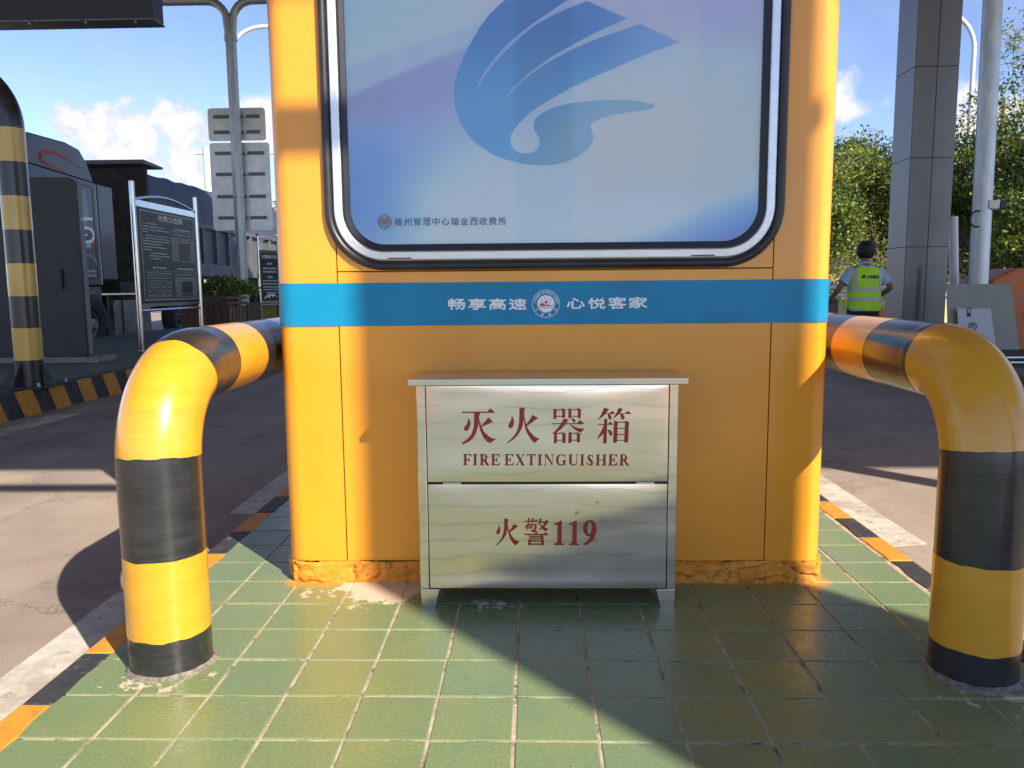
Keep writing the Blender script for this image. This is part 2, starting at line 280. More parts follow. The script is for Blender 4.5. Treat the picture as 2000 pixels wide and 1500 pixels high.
def tile_material():
    m = bpy.data.materials.new('green_glazed_tile'); m.use_nodes = True; t = m.node_tree; b = t.nodes['Principled BSDF']
    geo = N(t, 'ShaderNodeNewGeometry'); P = geo.outputs['Position']; oi = N(t, 'ShaderNodeObjectInfo')
    n = N(t, 'ShaderNodeTexNoise'); n.inputs['Scale'].default_value = 4.5; n.inputs['Detail'].default_value = 4; t.links.new(P, n.inputs['Vector'])
    mx = N(t, 'ShaderNodeMix', data_type='RGBA')
    f = MATH(t, 'ADD', MATH(t, 'MULTIPLY', n.outputs['Fac'], .8), MATH(t, 'MULTIPLY_ADD', oi.outputs['Random'], .30, -.05))
    t.links.new(SMOOTH(t, f, .22, 1.0), mx.inputs[0])
    mx.inputs[6].default_value = (.165, .235, .118, 1); mx.inputs[7].default_value = (.228, .265, .100, 1)
    # fine speckle of the glaze
    n2 = N(t, 'ShaderNodeTexNoise'); n2.inputs['Scale'].default_value = 160; n2.inputs['Detail'].default_value = 3; t.links.new(P, n2.inputs['Vector'])
    hs = N(t, 'ShaderNodeHueSaturation'); t.links.new(mx.outputs[2], hs.inputs['Color'])
    t.links.new(MATH(t, 'MULTIPLY_ADD', n2.outputs['Fac'], .7, .65), hs.inputs['Value'])
    # chalky cement smears
    n3 = N(t, 'ShaderNodeTexNoise'); n3.inputs['Scale'].default_value = 13; n3.inputs['Detail'].default_value = 9; n3.inputs['Roughness'].default_value = .72
    t.links.new(P, n3.inputs['Vector'])
    mx2 = N(t, 'ShaderNodeMix', data_type='RGBA'); t.links.new(MATH(t, 'MULTIPLY', SMOOTH(t, n3.outputs['Fac'], .62, .74), .75), mx2.inputs[0])
    t.links.new(hs.outputs[0], mx2.inputs[6]); mx2.inputs[7].default_value = (.42, .36, .26, 1)
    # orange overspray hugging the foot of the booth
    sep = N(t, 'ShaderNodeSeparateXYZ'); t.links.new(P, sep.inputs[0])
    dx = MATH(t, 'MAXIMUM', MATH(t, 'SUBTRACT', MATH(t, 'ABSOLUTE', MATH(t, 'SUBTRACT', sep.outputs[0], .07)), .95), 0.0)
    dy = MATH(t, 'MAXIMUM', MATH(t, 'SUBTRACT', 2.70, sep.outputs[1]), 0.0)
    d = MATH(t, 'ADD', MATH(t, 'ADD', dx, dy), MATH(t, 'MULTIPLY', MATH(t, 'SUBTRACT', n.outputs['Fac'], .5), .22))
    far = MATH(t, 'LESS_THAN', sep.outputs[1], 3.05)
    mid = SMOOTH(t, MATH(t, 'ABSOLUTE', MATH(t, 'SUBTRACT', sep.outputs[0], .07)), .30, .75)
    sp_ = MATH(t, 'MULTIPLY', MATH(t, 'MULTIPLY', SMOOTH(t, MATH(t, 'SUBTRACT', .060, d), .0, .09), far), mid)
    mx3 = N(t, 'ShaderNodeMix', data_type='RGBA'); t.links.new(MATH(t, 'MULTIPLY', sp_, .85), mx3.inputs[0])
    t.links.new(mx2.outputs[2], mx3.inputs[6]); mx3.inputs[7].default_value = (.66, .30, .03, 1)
    smr = cement_mask(t, P)
    mx4 = N(t, 'ShaderNodeMix', data_type='RGBA'); t.links.new(smr, mx4.inputs[0]); t.links.new(mx3.outputs[2], mx4.inputs[6]); mx4.inputs[7].default_value = (.60, .48, .35, 1)
    t.links.new(mx4.outputs[2], b.inputs['Base Color'])
    b.inputs['Roughness'].default_value = .34
    t.links.new(MATH(t, 'ADD', MATH(t, 'MULTIPLY_ADD', n3.outputs['Fac'], .55, .02), MATH(t, 'MAXIMUM', MATH(t, 'MULTIPLY', sp_, .2), MATH(t, 'MULTIPLY', smr, .6))), b.inputs['Roughness'])
    nb = N(t, 'ShaderNodeTexNoise'); nb.inputs['Scale'].default_value = 75; nb.inputs['Detail'].default_value = 3; t.links.new(P, nb.inputs['Vector'])
    bp = N(t, 'ShaderNodeBump'); bp.inputs['Strength'].default_value = .55; bp.inputs['Distance'].default_value = .0022
    t.links.new(nb.outputs['Fac'], bp.inputs['Height']); t.links.new(bp.outputs[0], b.inputs['Normal'])
    return m
MT['tile'] = tile_material()

def steel_material():
    """thin brushed stainless sheet, slightly warm, with ripple shading painted into the colour and smudges"""
    m = bpy.data.materials.new('brushed_stainless_sheet'); m.use_nodes = True; t = m.node_tree; b = t.nodes['Principled BSDF']
    geo = N(t, 'ShaderNodeNewGeometry'); P = geo.outputs['Position']
    b.inputs['Metallic'].default_value = .98
    sep0 = N(t, 'ShaderNodeSeparateXYZ'); t.links.new(P, sep0.inputs[0])
    mp = N(t, 'ShaderNodeMapping'); mp.inputs['Scale'].default_value = (1.6, 1.6, 2.4); t.links.new(P, mp.inputs[0])
    w = N(t, 'ShaderNodeTexNoise'); w.inputs['Scale'].default_value = 1.7; w.inputs['Detail'].default_value = 2.0; w.inputs['Distortion'].default_value = .6
    t.links.new(mp.outputs[0], w.inputs['Vector'])
    rip = MATH(t, 'SINE', MATH(t, 'MULTIPLY_ADD', sep0.outputs[2], 115, MATH(t, 'MULTIPLY', w.outputs['Fac'], 11)))
    line = MATH(t, 'ADD', SMOOTH(t, rip, .955, 1.0), MATH(t, 'MULTIPLY', SMOOTH(t, rip, .3, 1.0), .28))  # dark ripple lines with soft edges: sheet shading mixed into the base colour
    n = N(t, 'ShaderNodeTexNoise'); n.inputs['Scale'].default_value = 3; t.links.new(P, n.inputs['Vector'])
    mx = N(t, 'ShaderNodeMix', data_type='RGBA'); t.links.new(n.outputs['Fac'], mx.inputs[0])
    mx.inputs[6].default_value = (.84, .69, .55, 1); mx.inputs[7].default_value = (.88, .74, .61, 1)
    mx2 = N(t, 'ShaderNodeMix', data_type='RGBA'); t.links.new(MATH(t, 'MULTIPLY', line, MATH(t, 'MULTIPLY', SMOOTH(t, w.outputs['Fac'], .30, .62), .28)), mx2.inputs[0])
    t.links.new(mx.outputs[2], mx2.inputs[6]); mx2.inputs[7].default_value = (.30, .28, .22, 1)
    ns = N(t, 'ShaderNodeTexNoise'); ns.inputs['Scale'].default_value = 24; ns.inputs['Detail'].default_value = 3; t.links.new(P, ns.inputs['Vector'])
    mx3 = N(t, 'ShaderNodeMix', data_type='RGBA'); t.links.new(MATH(t, 'MULTIPLY', SMOOTH(t, ns.outputs['Fac'], .73, .78), .6), mx3.inputs[0])
    t.links.new(mx2.outputs[2], mx3.inputs[6]); mx3.inputs[7].default_value = (.25, .22, .16, 1)
    t.links.new(mx3.outputs[2], b.inputs['Base Color'])
    t.links.new(MATH(t, 'MULTIPLY_ADD', n.outputs['Fac'], .10, .15), b.inputs['Roughness'])
    mb = N(t, 'ShaderNodeMapping'); mb.inputs['Scale'].default_value = (.8, .8, 2.2); t.links.new(P, mb.inputs[0])
    nb = N(t, 'ShaderNodeTexNoise'); nb.inputs['Scale'].default_value = 3.0; nb.inputs['Detail'].default_value = 1.0; t.links.new(mb.outputs[0], nb.inputs['Vector'])
    bp = N(t, 'ShaderNodeBump'); bp.inputs['Strength'].default_value = .6; bp.inputs['Distance'].default_value = .010
    h = nb.outputs['Fac']
    t.links.new(h, bp.inputs['Height']); t.links.new(bp.outputs[0], b.inputs['Normal'])
    b.inputs['Anisotropic'].default_value = .3
    return m
MT['steel'] = steel_material()

def attr_material(name, attr, rough, weave=True):
    m = bpy.data.materials.new(name); m.use_nodes = True; t = m.node_tree; b = t.nodes['Principled BSDF']
    a = N(t, 'ShaderNodeVertexColor'); a.layer_name = attr
    geo = N(t, 'ShaderNodeNewGeometry'); sep = N(t, 'ShaderNodeSeparateXYZ'); t.links.new(geo.outputs['Position'], sep.inputs[0])
    wx = MATH(t, 'SINE', MATH(t, 'MULTIPLY', sep.outputs[0], 2100.0)); wz = MATH(t, 'SINE', MATH(t, 'MULTIPLY', sep.outputs[2], 1500.0))
    nn = N(t, 'ShaderNodeTexNoise'); nn.inputs['Scale'].default_value = 700; t.links.new(geo.outputs['Position'], nn.inputs['Vector'])
    v = MATH(t, 'ADD', MATH(t, 'MULTIPLY', MATH(t, 'MULTIPLY', wx, wz), .05), MATH(t, 'MULTIPLY_ADD', nn.outputs['Fac'], .5, .75))
    hs = N(t, 'ShaderNodeHueSaturation'); t.links.new(a.outputs[0], hs.inputs['Color']); t.links.new(v, hs.inputs['Value']); hs.inputs['Saturation'].default_value = .82
    t.links.new(hs.outputs[0], b.inputs['Base Color']); b.inputs['Roughness'].default_value = rough
    return m
MT['film'] = attr_material('printed_mesh_film', 'print', .55)

def glass_material():
    m = bpy.data.materials.new('window_glass'); m.use_nodes = True; t = m.node_tree
    t.nodes.clear(); out = N(t, 'ShaderNodeOutputMaterial'); g = N(t, 'ShaderNodeBsdfGlossy'); tr = N(t, 'ShaderNodeBsdfTransparent'); mx = N(t, 'ShaderNodeMixShader')
    g.inputs['Roughness'].default_value = .03; fr = N(t, 'ShaderNodeFresnel'); fr.inputs[0].default_value = 1.5
    t.links.new(MATH(t, 'MULTIPLY', fr.outputs[0], 1.6, clamp=True), mx.inputs[0]); t.links.new(tr.outputs[0], mx.inputs[1]); t.links.new(g.outputs[0], mx.inputs[2]); t.links.new(mx.outputs[0], out.inputs[0])
    tr.inputs[0].default_value = (.93, .96, .96, 1)
    return m
MT['glass'] = glass_material()

# ------------------------------------------------------------------ mesh helpers
ORG = {}
class MB:
    def __init__(s): s.v = []; s.f = []; s.mi = []
    def add(s, vs, fs, mi=0):
        o = len(s.v); s.v += [tuple(v) for v in vs]; s.f += [tuple(i + o for i in f) for f in fs]; s.mi += [mi] * len(fs); return s
    def box(s, x0, y0, z0, x1, y1, z1, mi=0):
        if x0 > x1: x0, x1 = x1, x0
        if y0 > y1: y0, y1 = y1, y0
        if z0 > z1: z0, z1 = z1, z0
        v = [(x, y, z) for z in (z0, z1) for y in (y0, y1) for x in (x0, x1)]
        return s.add(v, [(0, 2, 3, 1), (4, 5, 7, 6), (0, 1, 5, 4), (2, 6, 7, 3), (0, 4, 6, 2), (1, 3, 7, 5)], mi)
    def hexa(s, b, t, mi=0):
        """b, t: four bottom and four top points, counter-clockwise from above"""
        return s.add(list(b) + list(t), [(3, 2, 1, 0), (4, 5, 6, 7), (0, 1, 5, 4), (1, 2, 6, 5), (2, 3, 7, 6), (3, 0, 4, 7)], mi)
    def tube(s, pts, r, n=12, cap=True, mi=0, close=False):
        pts = [Vector(p) for p in pts]; k = len(pts)
        rs = r if isinstance(r, (list, tuple)) else [r] * k
        d0 = (pts[1] - pts[0]).normalized()
        a = d0.orthogonal().normalized(); vs = []
        for i, p in enumerate(pts):
            if close: d = (pts[(i + 1) % k] - pts[i - 1]).normalized()
            elif i == 0: d = d0
            elif i == k - 1: d = (pts[i] - pts[i - 1]).normalized()
            else: d = ((pts[i + 1] - pts[i]).normalized() + (pts[i] - pts[i - 1]).normalized()).normalized()
            a = (a - d * a.dot(d)).normalized(); b = d.cross(a)
            for j in range(n):
                an = 2 * math.pi * j / n; vs.append(p + (a * math.cos(an) + b * math.sin(an)) * rs[i])
        fs = []
        for i in range(k - (0 if close else 1)):
            i2 = (i + 1) % k
            for j in range(n): fs.append((i * n + j, i * n + (j + 1) % n, i2 * n + (j + 1) % n, i2 * n + j))
        if cap and not close: fs.append(tuple(range(n))[::-1]); fs.append(tuple((k - 1) * n + j for j in range(n)))
        return s.add(vs, fs, mi)
    def prism(s, poly, axis, a, b, mi=0):
        """extrude 2-D polygon along axis ('x','y','z') from a to b"""
        def P(u, w, c): return {'x': (c, u, w), 'y': (u, c, w), 'z': (u, w, c)}[axis]
        n = len(poly); vs = [P(u, w, a) for u, w in poly] + [P(u, w, b) for u, w in poly]
        tri = tessellate_polygon([[Vector((u, w, 0)) for u, w in poly]])
        ar = sum(poly[i][0] * poly[(i + 1) % n][1] - poly[(i + 1) % n][0] * poly[i][1] for i in range(n))
        flip = (ar > 0) != (b > a); flip = flip if axis != 'y' else not flip
        fs = []
        for t in tri:
            A = [poly[i] for i in t]; c = (A[1][0] - A[0][0]) * (A[2][1] - A[0][1]) - (A[1][1] - A[0][1]) * (A[2][0] - A[0][0])
            t = tuple(t) if (c > 0) == (ar > 0) else tuple(t)[::-1]
            fs.append(t[::-1] if not flip else t); q = tuple(i + n for i in t); fs.append(q if not flip else q[::-1])
        for i in range(n):
            j = (i + 1) % n; q = (i, j, n + j, n + i); fs.append(q if not flip else q[::-1])
        return s.add(vs, fs, mi)
    def flat(s, poly, fn, mi=0):
        """tessellated flat polygon; fn maps (u,v) to 3-D"""
        tri = tessellate_polygon([[Vector((u, w, 0)) for u, w in poly]])
        fs = []
        for t in tri:
            A = [poly[i] for i in t]; c = (A[1][0] - A[0][0]) * (A[2][1] - A[0][1]) - (A[1][1] - A[0][1]) * (A[2][0] - A[0][0])
            if abs(c) < 1e-14: continue
            fs.append(tuple(t) if c > 0 else tuple(t)[::-1])
        return s.add([fn(u, w) for u, w in poly], fs, mi)
    def loft(s, rings, mi=0, cap=True):
        n = len(rings[0]); vs = [v for r_ in rings for v in r_]; fs = []
        for i in range(len(rings) - 1):
            for j in range(n): fs.append((i * n + j, i * n + (j + 1) % n, (i + 1) * n + (j + 1) % n, (i + 1) * n + j))
        if cap: fs.append(tuple(range(n))[::-1]); fs.append(tuple((len(rings) - 1) * n + j for j in range(n)))
        return s.add(vs, fs, mi)
    def build(s, name, mats, parent=None, smooth=False, bevel=0, seg=2, kind=None, org=None, angle=40):
        me = bpy.data.meshes.new(name)
        o0 = ORG.get(parent.name, (0, 0, 0)) if parent is not None else (org or (0, 0, 0))
        vs = [(x - o0[0], y - o0[1], z - o0[2]) for x, y, z in s.v]
        me.from_pydata(vs, [], s.f)
        if not isinstance(mats, (list, tuple)): mats = [mats]
        for m in mats: me.materials.append(MT[m] if isinstance(m, str) else m)
        if len(mats) > 1: me.polygons.foreach_set('material_index', s.mi)
        me.update()
        o = bpy.data.objects.new(name, me); COL.objects.link(o)
        if parent is not None: o.parent = parent
        else: o.location = o0
        ORG[o.name] = o0
        if smooth:
            me.polygons.foreach_set('use_smooth', [True] * len(me.polygons))
            try: me.set_sharp_from_angle(angle=R(angle))
            except Exception: pass
        if bevel:
            md = o.modifiers.new('bevel', 'BEVEL'); md.width = bevel; md.segments = seg; md.limit_method = 'ANGLE'; md.angle_limit = R(35)
        if kind: o['kind'] = kind
        return o
def thing(name, label, cat, loc=(0, 0, 0), group=None, kind=None):
    o = bpy.data.objects.new(name, None); COL.objects.link(o); o.location = loc; o.empty_display_size = .1
    ORG[o.name] = tuple(loc)
    if kind: o['kind'] = kind
    else: o['label'] = label; o['category'] = cat
    if group: o['group'] = group
    return o
def tag(o, label, cat, group=None):
    o['label'] = label; o['category'] = cat
    if group: o['group'] = group
    return o
def arc(cx, cy_, r, a0, a1, n):
    return [(cx + r * math.cos(R(a0 + (a1 - a0) * i / n)), cy_ + r * math.sin(R(a0 + (a1 - a0) * i / n))) for i in range(n + 1)]
def rrect(x0, z0, x1, z1, r, n=8):
    return arc(x1 - r, z1 - r, r, 0, 90, n) + arc(x0 + r, z1 - r, r, 90, 180, n) + arc(x0 + r, z0 + r, r, 180, 270, n) + arc(x1 - r, z0 + r, r, 270, 360, n)

def text_polys(body, size=1.0, offset=0.0, spacing=1.0):
    """a text body as (verts, faces) in its own plane, converted from a curve in the built-in font"""
    c = bpy.data.curves.new('t', 'FONT'); c.body = body; c.size = size; c.offset = offset; c.space_character = spacing; c.resolution_u = 3
    o = bpy.data.objects.new('t', c); COL.objects.link(o)
    dg = bpy.context.evaluated_depsgraph_get(); me = bpy.data.meshes.new_from_object(o.evaluated_get(dg))
    vs = [tuple(v.co) for v in me.vertices]; fs = [tuple(p.vertices) for p in me.polygons]
    bpy.data.objects.remove(o); bpy.data.curves.remove(c); bpy.data.meshes.remove(me)
    return vs, fs
def fit_text(mb, body, x0, x1, z0, z1, fn, offset=0.0, mi=0, spacing=1.0, bold=0.0, depth=(0, -1, 0)):
    """put a text so that its outline fills the box x0..x1, z0..z1; fn maps (u, v) to 3-D"""
    vs, fs = text_polys(body, 1.0, offset, spacing)
    if not vs: return
    a = min(v[0] for v in vs); b = max(v[0] for v in vs); c = min(v[1] for v in vs); d = max(v[1] for v in vs)
    w = bold * (z1 - z0); x0 += w; x1 -= w; z0 += w; z1 -= w
    for k, (p, q) in enumerate([(0, 0)] if not bold else [(0, 0), (1, 0), (-1, 0), (0, .8), (0, -.8), (.6, .6), (-.6, .6), (.6, -.6), (-.6, -.6)]):
        o = [fn(x0 + p * w + (v[0] - a) / (b - a) * (x1 - x0), z0 + q * w + (v[1] - c) / (d - c) * (z1 - z0)) for v in vs]
        mb.add([(x + depth[0] * k * 3e-5, y + depth[1] * k * 3e-5, z + depth[2] * k * 3e-5) for x, y, z in o], fs, mi)
# ================================================================== SETTING
ground = MB().add([(-2500, -2500, -.16), (2500, -2500, -.16), (2500, 2500, -.16), (-2500, 2500, -.16)], [(0, 1, 2, 3)]).build('ground', 'ground', kind='structure')

# road: cast concrete bays on a base sheet, joints recessed
road = MB().add([(-60, -60, -.146), (60, -60, -.146), (60, 60, -.146), (-60, 60, -.146)], [(0, 1, 2, 3)]).build('road', 'joint', kind='structure')
xs = [-21.0, -17.4, -13.6, -9.2, -4.9, -1.15, 1.35, 4.95, 8.7, 13.0, 17.5, 22]
ys = [-16, -11, -6.6, -3.2, -.6, 1.6, 4.262, 6.1, 7.27, 11.2, 15.8, 20.4, 25.0, 30, 36, 44, 52]
for i in range(len(xs) - 1):
    if (i == 5): continue
    for j in range(len(ys) - 1):
        g_ = .005
        MB().box(xs[i] + g_, ys[j] + g_ * .7, -.145, xs[i + 1] - g_, ys[j + 1] - g_ * .7, -.13).build('concrete_slab', 'concrete', road)

# our island: mortar bed, glazed tiles
ISL_L, ISL_R = -1.315, 1.452
island = MB().box(ISL_L + .02, -14, -.15, ISL_R - .02, 16, -.0018).build('island', 'grout', kind='structure')
def tile_mesh(w, d, h=.009, c=.0022):
    a, b = w / 2, d / 2
    v = [(-a, -b, -h), (a, -b, -h), (a, b, -h), (-a, b, -h), (-a, -b, -c), (a, -b, -c), (a, b, -c), (-a, b, -c),
         (-a + c, -b + c, 0), (a - c, -b + c, 0), (a - c, b - c, 0), (-a + c, b - c, 0)]
    f = [(8, 9, 10, 11)]
    for i in range(4):
        j = (i + 1) % 4; f += [(i, j, 4 + j, 4 + i), (4 + i, 4 + j, 8 + j, 8 + i)]
    me = bpy.data.meshes.new('tile'); me.from_pydata(v, [], f); me.materials.append(MT['tile']); return me
TM = tile_mesh(.1925, .1925)
def put_tile(c, r):
    o = bpy.data.objects.new('tile', TM); COL.objects.link(o); o.parent = island
    o.location = ((c - 6) * .2 + .052 + random.gauss(0, .0008), 2.515 - r * .2 - .1 + random.gauss(0, .0008), .001 + random.gauss(0, .0005))
    o.rotation_euler = (random.gauss(0, .0018), random.gauss(0, .0018), random.gauss(0, .003))
for r in range(-1, 13):
    for c in range(13): put_tile(c, r)
for r in range(-14, -1):
    for c in (0, 1, 11, 12): put_tile(c, r)
mb = MB()
for r in list(range(13, 60)) + list(range(-60, -14)):
    for c in range(13):
        x, y = (c - 6) * .2 + .052, 2.515 - r * .2 - .1
        mb.box(x - .096, y - .096, -.006, x + .096, y + .096, .001)
mb.build('paving_beyond', 'tile', island, kind='stuff')

# kerb stones of our island, painted in turns yellow and black
def kerb_row(name, x_in, x_out, bounds, first_black, top=.003, bot=-.15):
    root = MB().box(min(x_in, x_out) + .02, bounds[0], bot, max(x_in, x_out) - .02, bounds[-1], top - .02).build(name, 'stone', kind='structure')
    blk = first_black
    for a, b in zip(bounds[:-1], bounds[1:]):
        j = random.gauss(0, .004)
        m = MB()
        n = 4
        outer = [(x_out, a + .001), (x_out, b - .001)]
        inn = [(x_in + random.gauss(0, .003), b - .001 - (b - a - .002) * i / n) for i in range(n + 1)]
        poly = outer + inn if x_out > x_in else (outer + inn)[::-1]
        m.prism(poly, 'z', bot, top + random.gauss(0, .0008)).build('kerb_stone', 'kerb_b' if blk else 'kerb_y', root, bevel=.006)
        blk = not blk
bl = [1.865 + .2875 * k for k in range(-26, 40)]
kerb_row('kerb', -1.232, -1.318, bl, True)
br_ = [2.655 + .28 * k for k in range(-30, 40)]
kerb_row('kerb', 1.368, 1.455, br_, True)

# lane edge lines (paint sheets on the concrete)
def paint(x0, x1, y0, y1, name='lane_line', z=-.1265, jag=.012, end0=0, end1=0):
    n = 14
    L = [(x0 + random.gauss(0, jag * .15), y0 + (y1 - y0) * i / n) for i in range(n + 1)]
    Rr = [(x1 + random.gauss(0, jag * .15), y0 + (y1 - y0) * i / n) for i in range(n + 1)][::-1]
    L[0] = (L[0][0], y0 + end0); 
    MB().prism(L[::-1] + Rr[::-1], 'z', -.131, z).build(name, 'white_worn', lines)
lines = thing('lane_markings', '', '', (0, 0, -.13), kind='structure')
ORG[lines.name] = (0, 0, -.13)
paint(-1.64, -1.40, -3.0, 2.93); paint(-1.62, -1.42, 4.02, 9.0)
paint(1.585, 1.80, 3.52, 8.5, end0=-.05); paint(1.585, 1.80, -4, 1.2)
paint(-4.62, -4.40, 3.2, 7.42)

# neighbouring island on the left with slanted kerb stripes
isl2 = MB().box(-9.0, -3.0, -.15, -4.95, 40, .115).build('neighbour_island', 'slab2', kind='structure')
k2 = MB().box(-4.98, -3.0, -.15, -4.815, 40, .118).build('neighbour_kerb', 'kerb_b', kind='structure')
mbt = MB()
for k in range(-20, 64):
    y = 7.10 + .5 * k; s_l = .13
    yy = (y, y + .255)
    m = MB()
    a = [(-4.818, yy[0] + s_l, -.132), (-4.806, yy[0] + s_l, -.132), (-4.806, yy[1] + s_l, -.132), (-4.818, yy[1] + s_l, -.132)]
    b = [(-4.818, yy[0], .121), (-4.806, yy[0], .121), (-4.806, yy[1], .121), (-4.818, yy[1], .121)]
    a = [a[i] for i in (0, 1, 2, 3)]; 
    m.hexa(a, b).build('yellow_stripe', 'kerb_y', k2)
for k in range(-10, 30):   # paving joints on its top
    mbt.box(-8.9, 3 + k * 1.0, .116, -4.98, 3.012 + k * 1.0, .1175)
mbt.build('paving_joint', 'joint_dark', isl2, kind='stuff')

# island on the right
isl3 = MB().box(4.99, -4, -.15, 9.5, 40, .115).build('far_side_island', 'slab2', kind='structure')
k3 = MB().box(4.86, -4, -.15, 4.995, 40, .118).build('far_side_kerb', 'kerb_b', kind='structure')
for k in range(-8, 60):
    y = 3.0 + .5 * k
    MB().hexa([(4.850, y, -.132), (4.862, y, -.132), (4.862, y + .25, -.132), (4.850, y + .25, -.132)],
              [(4.850, y - .1, .121), (4.862, y - .1, .121), (4.862, y + .15, .121), (4.850, y + .15, .121)]).build('yellow_stripe', 'kerb_y', k3)

# ================================================================== TOLL BOOTH
BX0, BX1, BY0, BY1, BTOP = -.893, 1.032, 2.720, 5.30, 2.95
booth = thing('toll_booth', 'orange toll booth with rounded corners, blue band and large printed window', 'toll booth', (.07, 4.0, 0))
def corner_profile(side, off=0.0, x_seam=None, ydepth=2.92, r=.068, n=10):
    """plan outline of a front corner panel: outer skin then back along the inside"""
    if side < 0:
        x0 = BX0 - off; y0 = BY0 - off; rr = r + off
        pts = [(x0, ydepth)] + [(x0 + rr - rr * math.cos(R(90 * i / n)), y0 + rr - rr * math.sin(R(90 * i / n))) for i in range(n + 1)] + [(x_seam, y0)]
    else:
        x1 = BX1 + off; y0 = BY0 - off; rr = r + off
        pts = [(x1, ydepth)] + [(x1 - rr + rr * math.cos(R(90 * i / n)), y0 + rr - rr * math.sin(R(90 * i / n))) for i in range(n + 1)] + [(x_seam, y0)]
    return pts
def skin(pts, thick):
    """closed ring polygon from an open outline, thickened inwards"""
    c = Vector((.07, 4.0)); out = [Vector(p) for p in pts]; inn = []
    for i, p in enumerate(out):
        a = out[max(i - 1, 0)]; b = out[min(i + 1, len(out) - 1)]; d = (b - a).normalized(); nrm = Vector((-d.y, d.x))
        if nrm.dot(c - p) < 0: nrm = -nrm
        inn.append(p + nrm * thick)
    return [tuple(p) for p in out] + [tuple(p) for p in inn[::-1]]
SEAM_L, SEAM_R, ZS = -.672, .823, 1.112
Z0 = .078
MB().prism(skin(corner_profile(-1, 0, SEAM_L - .002), .03), 'z', Z0, BTOP).build('corner_panel', 'orange', booth, smooth=True)
MB().prism(skin(corner_profile(1, 0, SEAM_R + .002), .03), 'z', Z0, BTOP).build('corner_panel', 'orange', booth, smooth=True)
MB().box(SEAM_L + .002, BY0 - .0015, Z0, SEAM_R - .002, BY0 + .03, ZS - .0015).build('lower_panel', 'orange', booth, bevel=.002)
MB().box(SEAM_L + .002, BY0 - .0015, ZS + .0015, SEAM_R - .002, BY0 + .03, BTOP).build('upper_panel', 'orange', booth, bevel=.002)
MB().box(BX0 + .04, BY0 + .032, 0.02, BX1 - .04, BY1, BTOP - .02).build('inner_wall', 'trim_black', booth)
for x0, x1, nm in ((BX0, BX0 + .03, 'side_wall'), (BX1 - .03, BX1, 'side_wall')):
    MB().box(x0, 2.922, Z0, x1, BY1, BTOP).build(nm, 'orange', booth, bevel=.003)
MB().box(BX0, BY1 + .001, Z0, BX1, BY1 + .03, BTOP).build('rear_wall', 'orange', booth)
MB().prism(rrect(BX0 - .12, BY0 - .12, BX1 + .12, BY1 + .14, .12), 'z', BTOP + .002, BTOP + .16).build('roof', 'orange', booth, bevel=.01)
for sx, xx in ((-1, BX0 - .012), (1, BX1 + .012)):      # sliding service windows in the flanks
    f = MB()
    y0, y1, z0, z1 = 3.25, 4.85, 1.12, 2.3
    f.box(xx - .012, y0, z0, xx + .012, y1, z0 + .04); f.box(xx - .012, y0, z1 - .04, xx + .012, y1, z1)
    for yy in (y0, (y0 + y1) / 2 - .02, y1 - .04): f.box(xx - .0115, yy, z0 + .0405, xx + .0115, yy + .04, z1 - .0405)
    fo = f.build('side_window', 'alu', booth); MB().box(xx - .004, y0 + .041, z0 + .041, xx + .004, y1 - .041, z1 - .041).build('pane', 'glass_dark', fo)

# rough rendered plinth with cracks
def plinth():
    m = MB(); nx, nz = 260, 14
    def prof(u):   # u 0..1 around left side, front, right side
        L = [(BX0 - .012, 3.0), (BX0 - .014, BY0 + .07), (BX0 + .03, BY0 - .012), (BX0 + .10, BY0 - .018), (BX1 - .10, BY0 - .018), (BX1 - .02, BY0 - .012), (BX1 + .018, BY0 + .07), (BX1 + .014, 3.0)]
        d = [0]
        for a, b in zip(L[:-1], L[1:]): d.append(d[-1] + math.dist(a, b))
        s = u * d[-1]
        for i in range(len(L) - 1):
            if s <= d[i + 1] or i == len(L) - 2:
                t = (s - d[i]) / (d[i + 1] - d[i]); a, b = Vector(L[i]), Vector(L[i + 1]); p = a.lerp(b, t); dd = (b - a).normalized(); return p, Vector((-dd.y, dd.x)) * -1
    vs = []
    for i in range(nx + 1):
        p, nrm = prof(i / nx)
        if nrm.dot(Vector((.07, 4.0)) - p) > 0: nrm = -nrm
        topz = .083 + .006 * mnoise.noise(Vector((p.x * 7, p.y * 7, 3)))
        for j in range(nz + 1):
            z = -.004 + topz * j / nz
            q = Vector((p.x * 38, p.y * 38, z * 60)); w = mnoise.noise(q) * .6 + mnoise.noise(q * 2.3) * .4
            d = w * .0075 - .004 * (j == nz) * 2
            crack = abs(mnoise.noise(Vector((p.x * 9, p.y * 9, z * 14 + 5)))); d -= .011 if crack < .06 else 0
            if j >= nz - 1 and mnoise.noise(Vector((p.x * 5, p.y * 5, 9))) > .12: d -= .018
            vs.append((p.x + nrm.x * d, p.y + nrm.y * d, z + .002 * mnoise.noise(q * 1.7)))
    fs = []
    for i in range(nx):
        for j in range(nz):
            a = i * (nz + 1) + j; fs.append((a, a + nz + 1, a + nz + 2, a + 1))
    m.add(vs, fs); return m
MT['plinth'] = mat('cracked_orange_render', (.72, .27, .022), .6, n_amt=.16, n_scale=22, bump=1.0, bscale=110, bdist=.004, stain=((.16, .075, .02), 34, .60, .72))
hair_cracks(MT['plinth'], 22, .045, (.06, .025, .008), .75)
plinth().build('plinth', 'plinth', booth, smooth=True, angle=60)
